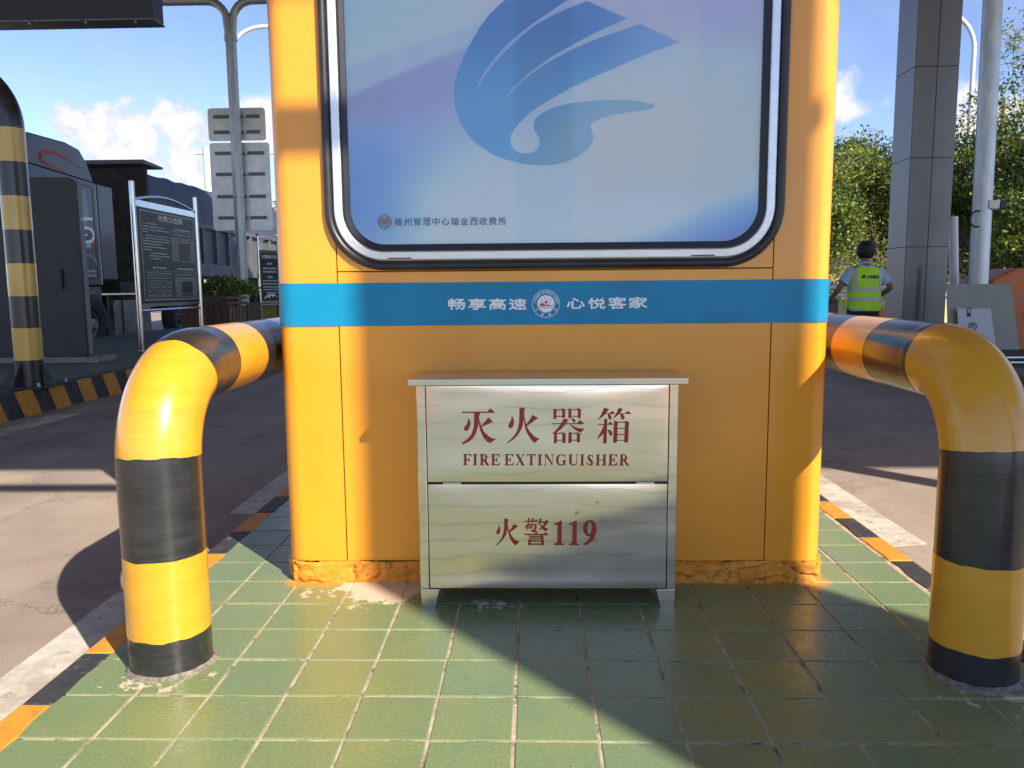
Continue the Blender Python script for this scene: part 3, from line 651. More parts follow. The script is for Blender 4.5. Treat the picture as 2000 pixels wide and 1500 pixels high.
# mortar smears and flakes at the foot
def blotch(cx, cyy, rx, ry, n, seed, z=.0042, rough=.28):
    pts = []
    for i in range(n):
        a = 2 * math.pi * i / n; k = 1 + rough * mnoise.noise(Vector((math.cos(a) * 1.6 + seed, math.sin(a) * 1.6, seed * .7))) * 2 + rough * .5 * mnoise.noise(Vector((math.cos(a) * 6 + seed, math.sin(a) * 6, seed)))
        pts.append((cx + rx * k * math.cos(a), cyy + ry * k * math.sin(a)))
    return pts

# blue band round the front
def wrap(z0, z1, off):
    L = corner_profile(-1, off, 0.0)[:-1]; Rr = corner_profile(1, off, 0.0)[:-1][::-1]
    return L + [(-.3, BY0 - off), (.3, BY0 - off), (.7, BY0 - off)] + Rr
BZ0, BZ1 = .925, 1.073
bp_ = wrap(0, 0, .0032); vs = []; fs = []
for i, (x, y) in enumerate(bp_):
    vs += [(x, y, BZ0 + .0006 * math.sin(x * 9)), (x, y, BZ1 + .0008 * math.sin(x * 7 + 1))]
for i in range(len(bp_) - 1): fs.append((2 * i, 2 * i + 2, 2 * i + 3, 2 * i + 1))
band = MB().add(vs, fs).build('blue_band', 'band', booth, smooth=True)
DY = BY0 - .0042
def bandpt(u, v, y=DY): return (-.2975 + (u - 870) * 1.7605e-3, y, 1.0403 - (v - 570) * 1.7625e-3 - (u - 1068) * 1.5e-5)
fn = lambda u, v: (u, DY, v)
for ch, a, b, c0, c1 in (('畅', 875, 909, 607, 584), ('享', 914, 950, 607, 584), ('高', 955, 989, 607, 584), ('速', 994, 1029, 607, 584),
                         ('心', 1107, 1143, 605, 583), ('悦', 1149, 1183, 605, 583), ('客', 1188, 1224, 605, 581), ('家', 1228, 1265, 604, 581)):
    bt = MB(); p0 = bandpt(a, c0); p1 = bandpt(b, c1); fit_text(bt, ch, p0[0], p1[0], p0[2], p1[2], fn, bold=.035)
    bt.build('slogan_character', 'white', band)
# round emblem
EC = bandpt(1067, 595); ex, ez = EC[0], EC[2]
def disc(mb, r0, r1, n=48, y=DY, a0=0, a1=360, mi=0, cx=None, cz=None):
    cx = ex if cx is None else cx; cz = ez if cz is None else cz
    vs = []; 
    for i in range(n + 1):
        a = R(a0 + (a1 - a0) * i / n); vs += [(cx + r0 * math.cos(a), y, cz + r0 * math.sin(a)), (cx + r1 * math.cos(a), y, cz + r1 * math.sin(a))]
    mb.add(vs, [(2 * i, 2 * i + 1, 2 * i + 3, 2 * i + 2) for i in range(n)], mi)
ER = .0478
em = MB(); disc(em, ER - .0016, ER); disc(em, 0.0001, .0298); 
def arc_text(mb, body, r, a_start, a_end, h, y, cx, cz, up_out=True, offset=.01, mi=0, aspect=.62):
    n = len(body)
    for i, ch in enumerate(body):
        if ch == ' ': continue
        a = R(a_start + (a_end - a_start) * i / max(1, n - 1)); vs, fs = text_polys(ch, 1.0, offset)
        if not vs: continue
        mnx = min(v[0] for v in vs); mxx = max(v[0] for v in vs); mny = min(v[1] for v in vs); mxy = max(v[1] for v in vs)
        w = (mxx - mnx) / max(mxy - mny, 1e-6) * h * (1 if aspect is None else 1)
        w = min(w, h * 1.15)
        o = []
        for v in vs:
            lx = ((v[0] - mnx) / max(mxx - mnx, 1e-6) - .5) * w; lz = ((v[1] - mny) / max(mxy - mny, 1e-6) - .5) * h
            if up_out: tx, tz = math.sin(a), -math.cos(a); nx_, nz_ = math.cos(a), math.sin(a)
            else: tx, tz = -math.sin(a), math.cos(a); nx_, nz_ = -math.cos(a), -math.sin(a)
            o.append((cx + r * math.cos(a) + tx * lx + nx_ * lz, y, cz + r * math.sin(a) + tz * lx + nz_ * lz))
        mb.add(o, fs, mi)
arc_text(em, 'JIANGXIEXPRESSWAY', .0392, 176, 4, .0085, DY, ex, ez, True)
arc_text(em, '江西高速', .0392, 212, 328, .0100, DY, ex, ez, False)
em.build('emblem', 'white', band)
er = MB(); ey = DY - .0006
def emp(u, v): return (ex + (u - 968) / 548 * .0478, ey, ez - (v - 690) / 548 * .0478)   # emblem traced in its own picture units
er.flat([emp(*q)[::2] for q in [(690, 775), (720, 730), (760, 690), (800, 645), (830, 640), (870, 670), (900, 705), (940, 735), (985, 730), (1040, 712), (1080, 715), (1110, 750), (1160, 752), (1210, 742), (1260, 738), (1258, 775)][::-1]], lambda u, v: (u, ey, v))
disc(er, .0001, .0050, 20, ey, cx=emp(972, 625)[0], cz=emp(972, 625)[2])
er.build('emblem_hills', 'red', band)
eg = MB()
eg.add([emp(680, 820), emp(1255, 820), emp(1250, 845), emp(690, 845)][::-1], [(0, 1, 2, 3)])
arc_text(eg, '赣悦高速', .0205, 140, 38, .0052, ey, ex, ez, True)
MT['emblem_grey'] = mat('emblem_grey', (.28, .42, .46), .5)
eg.build('emblem_lettering', 'emblem_grey', band)

# ---- window
WX0, WX1, WZ0, WZ1 = -.706, .853, 1.115, 2.66      # outer edge of the gasket
win = thing('w', '', '', (.07, 2.7, 1.115)); 
bpy.data.objects.remove(win)
wf = MB()
def ring_section(mb, sec, x0, z0, x1, z1, r, n=12, mi=0):
    """sweep a closed section [(inset, y)] round a rounded rectangle"""
    path = rrect(x0, z0, x1, z1, r, n); k = len(path); vs = []
    for i, p in enumerate(path):
        a = Vector(path[i - 1]); b = Vector(path[(i + 1) % k]); d = (b - a).normalized(); nin = Vector((-d.y, d.x))
        for ins, y in sec: vs.append((p[0] + nin.x * ins, y, p[1] + nin.y * ins))
    m = len(sec); fs = []
    for i in range(k):
        j = (i + 1) % k
        for q in range(m): fs.append((i * m + q, i * m + (q + 1) % m, j * m + (q + 1) % m, j * m + q))
    mb.add(vs, fs, mi)
sec = [(0, BY0 - .001)] + [(.016 - .016 * math.cos(R(a)), BY0 - .004 - .021 * math.sin(R(a))) for a in range(15, 180, 15)] + [(.032, BY0 - .001)]
ring_section(wf, sec, WX0, WZ0, WX1, WZ1, .205, 16)
gasket = wf.build('window', 'rubber', booth, smooth=True)
a2 = MB()
ring_section(a2, [(.0335, BY0 - .001), (.0335, BY0 - .014), (.037, BY0 - .017), (.0375, BY0 - .020), (.060, BY0 - .022), (.0635, BY0 - .019), (.0645, BY0 - .001)], WX0, WZ0, WX1, WZ1, .205, 16)
a2.build('frame', 'alu', gasket, smooth=True, angle=25)
a3 = MB()
ring_section(a3, [(.066, BY0 - .001), (.066, BY0 - .013), (.072, BY0 - .014), (.088, BY0 - .0095), (.089, BY0 - .001)], WX0, WZ0, WX1, WZ1, .205, 16)
a3.build('inner_seal', 'rubber_in', gasket, smooth=True, angle=25)
for px in (-.45, .58): MB().box(px - .04, BY0 - .0215, WZ0 + .0385, px + .04, BY0 - .0185, WZ0 + .0425).build('drain_slot', 'trim_black', gasket)
# printed film behind the pane: rounded sheet with the printed colours as a colour attribute
def srgb(c): return tuple(((x / 255) / 12.92 if x / 255 <= .04045 else ((x / 255 + .055) / 1.055) ** 2.4) for x in c)
FX0, FX1, FZ0, FZ1, FR = WX0 + .087, WX1 - .087, WZ0 + .087, WZ1 - .087, .125
def sst(x, a, b):
    t = min(1, max(0, (x - a) / (b - a))); return t * t * (3 - 2 * t)
def mixc(a, b, t): return tuple(a[i] + (b[i] - a[i]) * t for i in range(3))
FILM_K = 1.85
def film_col(x, z):
    px = 860 + (x + .2942) / 1.671e-3; py = (1.9914 - z) / 1.6382e-3      # units of the print layout
    c = (176, 192, 210)
    c = mixc(c, (160, 188, 208), sst(-px, -1000, -700) * sst(-py, -160, 0))
    # two sweeping arcs rising to the right
    arc1 = 118 - (px - 675) * .36 + (max(0, px - 675)) ** 2 * .00022
    arc2 = 178 - (px - 675) * .46 + (max(0, px - 675)) ** 2 * .00030
    fade = sst(-px, -1500, -900) * .8 + .2
    c = mixc(c, (158, 176, 218), sst(py, arc1 - 8, arc1 + 14) * .85 * (1 - sst(py, arc1 + 40, arc1 + 230)) * fade)
    c = mixc(c, (142, 146, 186), sst(py, arc2 - 4, arc2 + 9) * (1 - sst(py, arc2 + 70, arc2 + 250)) * sst(-px, -1180, -800) * .9)
    c = mixc(c, (112, 122, 178), sst(py, arc2 + 50, arc2 + 150) * (1 - sst(py, 300, 410)) * sst(-px, -800, -680) * .8)
    c = mixc(c, (168, 166, 204), sst(px, 1000, 1250) * (1 - sst(py, 20, 150)) * .8)
    c = mixc(c, (70, 130, 205), sst(py, 230, 330) * (1 - sst(py, 440, 540)) * sst(-px, -860, -690) * .85)
    c = mixc(c, (120, 160, 215), sst(py, 190, 260) * (1 - sst(py, 300, 420)) * sst(-px, -980, -800) * .5)
    d = (px - 1150) * .42 + (py - 470)
    c = mixc(c, (70, 130, 208), sst(d, 20, 120) * sst(py, 290, 440)); c = mixc(c, (28, 44, 150), sst(d, 90, 185) * sst(py, 340, 470))
    k = 1.0
    if px < 752: k *= .955
    if 1006 < px < 1120: k *= .90
    if px > 1370: k *= .94
    k *= 1 + .03 * mnoise.noise(Vector((px * .012, py * .012, 1)))
    return tuple(min(.93, v * k * FILM_K * q) for v, q in zip(srgb(c), (1.15, 1.03, .90)))
def film():
    poly = rrect(FX0, FZ0, FX1, FZ1, FR, 10)
    bm = bmesh.new(); nx, nz = 150, 150
    def inside(x, z):
        dx = max(FX0 + FR - x, x - (FX1 - FR), 0); dz = max(FZ0 + FR - z, z - (FZ1 - FR), 0); return dx, dz
    vs = {}
    for i in range(nx + 1):
        for j in range(nz + 1):
            x = FX0 + (FX1 - FX0) * i / nx; z = FZ0 + (FZ1 - FZ0) * j / nz
            dx, dz = inside(x, z); L = math.hypot(dx, dz)
            if dx > 0 and dz > 0 and L > FR:      # pull the corner in
                s = FR / L; x = (FX0 + FR - dx * s) if x < .07 else (FX1 - FR + dx * s); z = (FZ0 + FR - dz * s) if z < 1.8 else (FZ1 - FR + dz * s)
            vs[i, j] = bm.verts.new((x, BY0 - .0035, z))
    for i in range(nx):
        for j in range(nz): bm.faces.new((vs[i, j], vs[i + 1, j], vs[i + 1, j + 1], vs[i, j + 1]))
    me = bpy.data.meshes.new('printed_film'); bm.to_mesh(me); bm.free()
    at = me.color_attributes.new('print', 'FLOAT_COLOR', 'POINT')
    at.data.foreach_set('color', [q for v in me.vertices for q in (*film_col(v.co.x, v.co.z), 1.0)])
    o0 = ORG[gasket.name]
    me.transform(Matrix.Translation((-o0[0], -o0[1], -o0[2]))); me.materials.append(MT['film'])
    o = bpy.data.objects.new('printed_film', me); COL.objects.link(o); o.parent = gasket; ORG[o.name] = o0
    return o
film_o = film()
def wpt(u, v, y): return (-.2942 + u * .25 * 1.671e-3, y, 1.9914 - v * .25 * 1.6382e-3 - (u * .25) * 2.0e-5)
swan = [(490, 0), (385, 95), (300, 205), (200, 370), (130, 520), (98, 640), (92, 700), (97, 820), (118, 900), (150, 965), (190, 1030), (240, 1090), (320, 1150), (400, 1200), (480, 1232), (560, 1255), (650, 1272), (740, 1282), (810, 1284), (880, 1280), (950, 1268),
        (1010, 1250), (1070, 1222), (1120, 1190), (1165, 1150), (1195, 1105), (1208, 1060), (1200, 1020), (1186, 990), (1183, 972), (1190, 955), (1210, 940), (1260, 915), (1340, 890), (1480, 865), (1620, 845), (1672, 835), (1694, 820), (1690, 806), (1655, 794), (1560, 776), (1450, 768), (1290, 766),
        (1100, 782), (1010, 794), (940, 810), (880, 828), (830, 850), (790, 872), (755, 900), (732, 930), (724, 965), (730, 995), (752, 1030), (770, 1065), (775, 1100), (766, 1140), (745, 1168), (700, 1187), (650, 1192), (610, 1184), (572, 1162), (548, 1130), (537, 1085), (545, 1045), (565, 1010), (620, 940), (670, 890), (720, 850), (860, 762),
        (1040, 664), (1240, 572), (1500, 462), (1700, 384), (1882, 320), (1720, 245), (1570, 176), (1400, 235), (1240, 287), (1050, 364), (880, 452), (780, 512), (700, 572), (620, 632), (560, 692), (490, 770), (560, 672), (700, 547), (880, 422), (1050, 330), (1240, 232), (1470, 135), (1300, 62), (1150, 0),
        (1040, 42), (930, 85), (850, 124), (770, 168), (700, 216), (630, 272), (560, 335), (490, 400), (430, 462), (380, 522), (335, 582), (298, 640), (260, 695), (290, 625), (330, 557), (375, 495), (420, 438), (490, 362), (560, 296), (630, 240), (700, 188), (770, 140), (850, 88), (980, 4), (1120, -70), (1180, -110), (1020, -190), (880, -150), (700, -95), (590, -50)]
lg = MB(); sp2 = [wpt(u, v, 0)[::2] for u, v in swan][::-1]; lg.flat(sp2, lambda u, v: (u, BY0 - .0042, v))
# colour the emblem like the print shows: deeper blue at the left, teal to the lower right
def finish_logo(mb):
    me = bpy.data.meshes.new('bird_emblem'); o0 = ORG[gasket.name]
    me.from_pydata([(x - o0[0], y - o0[1], z - o0[2]) for x, y, z in mb.v], [], mb.f)
    bm = bmesh.new(); bm.from_mesh(me)
    for _ in range(2): bmesh.ops.subdivide_edges(bm, edges=[e for e in bm.edges if e.calc_length() > .02], cuts=2, use_grid_fill=False); bmesh.ops.triangulate(bm, faces=bm.faces)
    bm.to_mesh(me); bm.free(); me.materials.append(MT['film'])
    at = me.color_attributes.new('print', 'FLOAT_COLOR', 'POINT'); cols = []
    for v in me.vertices:
        x, z = v.co.x + o0[0], v.co.z + o0[2]; px = 860 + (x + .2942) / 1.671e-3; py = (1.9914 - z) / 1.6382e-3
        c = mixc((78, 146, 192), (60, 120, 182), sst(-py, -200, -40)); c = mixc(c, (116, 162, 192), sst(px + py, 1240, 1420)); c = mixc(c, (110, 150, 200), sst(px, 1120, 1300) * sst(-py, -200, 0))
        k = (.88 if 1006 < px < 1120 else 1.0) * FILM_K
        cols += [min(.93, q * k * w_) for q, w_ in zip(srgb(c), (1.15, 1.03, .90))] + [1.0]
    at.data.foreach_set('color', cols)
    o = bpy.data.objects.new('bird_emblem', me); COL.objects.link(o); o.parent = gasket; ORG[o.name] = o0
finish_logo(lg)
MT['film_ink'] = mat('blue_film_ink', (.10, .20, .36), .55)
MT['film_red'] = mat('red_film_ink', (.48, .09, .07), .55)
wt = MB(); wy = BY0 - .0044
chars = '赣州管理中心瑞金西收费所'
for i, ch in enumerate(chars):
    a = -.4675 + i * .03228; fit_text(wt, ch, a, a + .0272, 1.2660 - i * .0001, 1.2925 - i * .0001, lambda u, v: (u, wy, v), bold=.03)
disc(wt, .0145, .0252, 40, wy, cx=-.501, cz=1.2795); wt.build('film_lettering', 'film_ink', gasket)
w2 = MB(); w2.flat([(-.501 + .0145 * math.cos(R(a)) * (1.0 + .25 * math.sin(R(3 * a))), 1.2795 + .013 * math.sin(R(a)) * (1 + .2 * math.cos(R(2 * a)))) for a in range(0, 360, 15)], lambda u, v: (u, wy - .0002, v)); w2.build('film_mark', 'film_red', gasket)
w3 = MB(); arc_text(w3, '江西高速', .0200, 212, 328, .0062, wy - .0004, -.501, 1.2795, False); arc_text(w3, 'JIANGXIEXPRESSWAY', .0200, 176, 4, .0042, wy - .0004, -.501, 1.2795, True); w3.build('film_mark_lettering', 'print_white', gasket)
gp = MB().flat(rrect(FX0, FZ0, FX1, FZ1, FR, 10), lambda u, v: (u, BY0 - .0085, v)); gp.build('pane', 'glass', gasket)

# ================================================================== FIRE EXTINGUISHER BOX
fb = thing('fire_extinguisher_box', 'stainless steel fire extinguisher box with red lettering standing against the booth', 'fire box', (.047, 2.6, 0))
FY = 2.490; fx0, fx1, fz0, fz1 = -.374, .468, .062, .744
# side posts bow out very slightly; carcass behind the doors
MB().box(fx0, FY, fz0, fx0 + .0295, 2.700, fz1).build('side_panel', 'steel', fb, bevel=.0025)
MB().box(fx1 - .0295, FY, fz0, fx1, 2.700, fz1).build('side_panel', 'steel', fb, bevel=.0025)
MB().box(fx0 + .030, FY + .006, fz0 + .002, fx1 - .030, 2.699, fz1 - .002).build('carcass', 'trim_black', fb)
MT['lid'] = mat('stainless_lid', (.62, .58, .50), .22, metal=.95, n_amt=.05, bump=.08, bscale=8, bdist=.01)
MB().prism([(fx0 - .022, FY - .024), (fx1 + .026, FY - .024), (fx1 + .026, 2.7005), (fx0 - .022, 2.7005)], 'z', fz1 + .0015, fz1 + .021).build('lid', 'lid', fb, bevel=.002)
def door(name, z0, z1, seed):
    """thin sheet with a faint bow so that reflections wander"""
    nx, nz = 40, 24; vs = []
    x0, x1 = fx0 + .0325, fx1 - .0325
    for i in range(nx + 1):
        for j in range(nz + 1):
            x = x0 + (x1 - x0) * i / nx; z = z0 + (z1 - z0) * j / nz
            e = min(i, nx - i, j, nz - j)
            d = (mnoise.noise(Vector((x * 2.2, z * 5 + seed, seed))) * .0042) * min(1, e / 3) + (.0012 if e == 0 else 0)
            vs.append((x, FY - .0008 + d, z))
    fs = [((i * (nz + 1) + j), ((i + 1) * (nz + 1) + j), ((i + 1) * (nz + 1) + j + 1), (i * (nz + 1) + j + 1)) for i in range(nx) for j in range(nz)]
    return MB().add(vs, fs).build(name, 'steel', fb, smooth=True, angle=80)
du = door('upper_door', .4265, .741, 1.0); dl_ = door('lower_door', .066, .4175, 5.0)
for x in (-.262, .364): MB().box(x - .030, FY - .0045, .4185, x + .030, FY - .0015, .4255).build('hinge', 'inox', fb, bevel=.001)
for sx in (-1, 1):       # trapezoid feet
    if sx < 0: poly = [(fx0 + .003, .0), (fx0 + .048, 0.0), (fx0 + .064, .0615), (fx0, .0615)]
    else: poly = [(fx1 - .064, .0615), (fx1 - .048, 0.0), (fx1 - .003, 0.0), (fx1, .0615)][::-1]
    for yy in (FY + .001, 2.655): MB().prism(poly if sx < 0 else poly[::-1], 'y', yy, yy + .042).build('foot', 'steel', fb, bevel=.0015)

GL = {
'灭': [[(65,165),(340,162),(635,162),(690,88),(795,170),(785,178),(85,182)], [(345,178),(440,180),(480,210),(455,240),(445,350),(430,470),(395,600),(330,715),(230,800),(130,840),(65,845),(100,815),(200,745),(280,650),(325,530),(345,400)],
      [(445,255),(455,340),(500,470),(560,590),(650,680),(740,735),(820,748),(740,795),(700,830),(630,790),(550,700),(490,580),(455,450),(440,330)], [(655,285),(755,372),(515,475),(505,460),(560,395)], [(215,300),(255,350),(265,430),(245,500),(210,555),(170,568),(130,540),(122,500),(150,465),(190,420),(208,360)]],
'火': [[(1335,70),(1465,95),(1438,130),(1436,240),(1430,300),(1400,480),(1330,620),(1220,740),(1120,800),(1045,838),(1150,755),(1240,650),(1300,530),(1330,390)], [(1436,160),(1450,290),(1490,450),(1560,580),(1650,670),(1710,710),(1785,728),(1720,775),(1685,820),(1630,790),(1550,690),(1490,580),(1450,450),(1428,300)],
      [(1620,225),(1740,295),(1690,325),(1495,462),(1480,440),(1560,330)], [(1170,240),(1210,320),(1220,390),(1200,470),(1160,505),(1120,500),(1090,460),(1105,420),(1150,350)]],
'器': [[(130,90),(195,115),(195,290),(160,312),(130,300)], [(195,108),(300,108),(300,122),(195,125)], [(300,108),(320,78),(400,118),(385,140),(385,275),(345,290),(320,280),(320,125),(300,122)], [(195,245),(320,245),(320,260),(195,260)],
      [(455,78),(520,110),(520,285),(480,292),(455,285)], [(520,105),(640,105),(640,120),(520,122)], [(640,105),(655,78),(745,118),(725,140),(722,285),(685,298),(660,285),(658,122),(640,120)], [(520,245),(658,245),(658,258),(520,258)],
      [(90,405),(300,402),(645,402),(710,330),(805,405),(795,415),(95,417)], [(360,300),(460,330),(400,410),(310,520),(210,590),(105,630),(180,560),(260,470),(310,390)], [(510,300),(580,305),(612,345),(605,380),(575,385),(550,350)],
      [(495,412),(560,460),(650,500),(720,512),(810,515),(765,560),(740,600),(650,565),(570,510),(520,460)],
      [(150,600),(215,605),(215,810),(170,832),(148,820)], [(215,612),(310,608),(310,622),(215,625)], [(310,605),(335,588),(415,625),(405,650),(408,805),(360,825),(332,815),(332,625),(310,622)], [(215,755),(332,755),(332,768),(215,768)],
      [(470,578),(535,605),(535,805),(490,825),(462,815)], [(535,608),(635,608),(635,620),(535,622)], [(635,608),(655,592),(730,630),(718,660),(720,795),(680,812),(648,800),(645,622),(635,620)], [(535,755),(645,755),(645,768),(535,768)]],
'箱': [[(1225,70),(1335,100),(1270,195),(1190,265),(1100,330),(1155,240),(1200,140)], [(1265,190),(1350,188),(1405,132),(1470,195),(1465,202),(1262,204)], [(1310,202),(1360,205),(1395,260),(1385,310),(1345,320),(1325,290)],
      [(1545,70),(1630,100),(1575,190),(1510,240),(1425,308),(1470,230),(1515,150)], [(1565,190),(1695,188),(1745,132),(1815,192),(1812,202),(1562,204)], [(1580,203),(1640,208),(1675,260),(1665,315),(1620,322),(1595,280)],
      [(1098,415),(1310,418),(1370,368),(1430,420),(1425,432),(1105,432)], [(1235,300),(1310,315),(1300,345),(1300,820),(1240,838),(1222,830),(1235,400)], [(1235,420),(1260,470),(1225,620),(1150,690),(1085,745),(1150,620),(1200,520)], [(1305,535),(1380,545),(1420,600),(1410,655),(1375,665),(1350,640),(1335,580)],
      [(1450,342),(1530,370),(1525,795),(1475,822),(1442,812)], [(1525,370),(1690,370),(1690,386),(1525,388)], [(1680,370),(1700,345),(1790,385),(1770,410),(1765,795),(1710,812),(1682,800),(1690,390)], [(1525,502),(1690,502),(1690,516),(1525,516)], [(1525,632),(1690,632),(1690,646),(1525,646)], [(1525,755),(1690,755),(1690,768),(1525,768)]],
'火2': [[(245,108),(320,125),(308,150),(306,230),(303,290),(280,400),(210,500),(130,575),(75,605),(150,535),(210,440),(235,340),(245,220)], [(306,210),(330,320),(380,430),(440,500),(520,530),(480,560),(455,592),(400,545),(350,460),(315,350),(303,280)], [(415,205),(492,248),(345,355),(335,340),(385,270)], [(147,222),(175,310),(170,360),(140,388),(110,385),(100,350),(125,310)]],
'警': [[(612,150),(790,150),(825,118),(850,150),(848,162),(612,162)], [(675,100),(710,105),(705,180),(680,185)], [(742,100),(778,105),(770,182),(745,180)], [(670,195),(705,200),(650,250),(605,272),(640,235)], [(685,206),(800,206),(800,220),(675,220)],
      [(790,208),(835,215),(830,280),(800,340),(770,352),(715,318),(760,322),(785,300),(795,260)], [(645,230),(668,235),(670,310),(650,318)], [(668,236),(730,236),(730,247),(668,247)], [(725,232),(760,240),(755,285),(728,288)], [(670,270),(728,270),(728,281),(670,281)],
      [(885,100),(925,115),(890,180),(845,225),(870,160)], [(895,163),(985,163),(1010,130),(1045,158),(1000,225),(930,285),(860,325),(920,270),(970,205),(980,178),(895,178)], [(890,185),(930,235),(980,270),(1040,290),(995,333),(940,295),(905,240)],
      [(800,325),(845,345),(840,390),(810,385)], [(612,388),(970,388),(1000,355),(1040,390),(1038,402),(615,402)], [(695,427),(905,427),(935,400),(962,432),(960,441),(700,441)], [(695,464),(915,464),(940,440),(968,466),(965,477),(700,477)],
      [(680,488),(728,505),(728,585),(685,592)], [(728,505),(925,505),(925,519),(728,519)], [(922,500),(938,488),(972,515),(970,582),(925,592)], [(728,564),(925,564),(925,579),(728,579)]],
'1a': [[(1290,138),(1290,530),(1300,560),(1350,572),(1345,580),(1150,580),(1148,570),(1200,555),(1212,530),(1212,230),(1195,208),(1148,215),(1150,205),(1220,170)]],
'9': [[(1917,290),(1905,390),(1850,500),(1770,560),(1680,582),(1680,572),(1750,530),(1800,460),(1830,380),(1845,300)]],
}
GL['1b'] = [[(x + 272, y) for x, y in GL['1a'][0]]]
ell = lambda cx, cy2, rx, ry, a0=0, a1=360, n=28: [(cx + rx * math.cos(R(a0 + (a1 - a0) * i / n)), cy2 + ry * math.sin(R(a0 + (a1 - a0) * i / n))) for i in range(n + 1)]
o_ = ell(1796, 279, 121, 141); i_ = ell(1792, 276, 38, 120)
GL['9'] += [[o_[k], o_[k + 1], i_[k + 1], i_[k]] for k in range(28)]
def boxpt(px, py, y): return (-.2377 + (px - 895) * 1.6383e-3 - (py - 790) * 2.9e-5, y, .6818 - (py - 790) * 1.7007e-3 - (px - 895) * 8.1e-6)
def put_glyph(mb, polys, ox, oy, sc, ybase, fnp=boxpt, step=.00004):
    for k, pl in enumerate(polys):
        ar = sum(pl[i][0] * pl[(i + 1) % len(pl)][1] - pl[(i + 1) % len(pl)][0] * pl[i][1] for i in range(len(pl)))
        q = pl if ar < 0 else pl[::-1]
        yk = ybase - k * step
        pts = [fnp(ox + u * sc, oy + v * sc, yk)[::2] for u, v in q]
        mb.flat(pts, lambda u, v, yk=yk: (u, yk, v))
ly = FY - .0052
m1 = MB()
put_glyph(m1, GL['灭'], 895, 790, .09, ly); put_glyph(m1, GL['火'], 895, 790, .09, ly); put_glyph(m1, GL['器'], 1070, 790, .09, ly); put_glyph(m1, GL['箱'], 1070, 790, .09, ly)
m2 = MB()
for g_ in ('火2', '警', '1a', '1b', '9'): put_glyph(m2, GL[g_], 960, 1000, .11, ly)
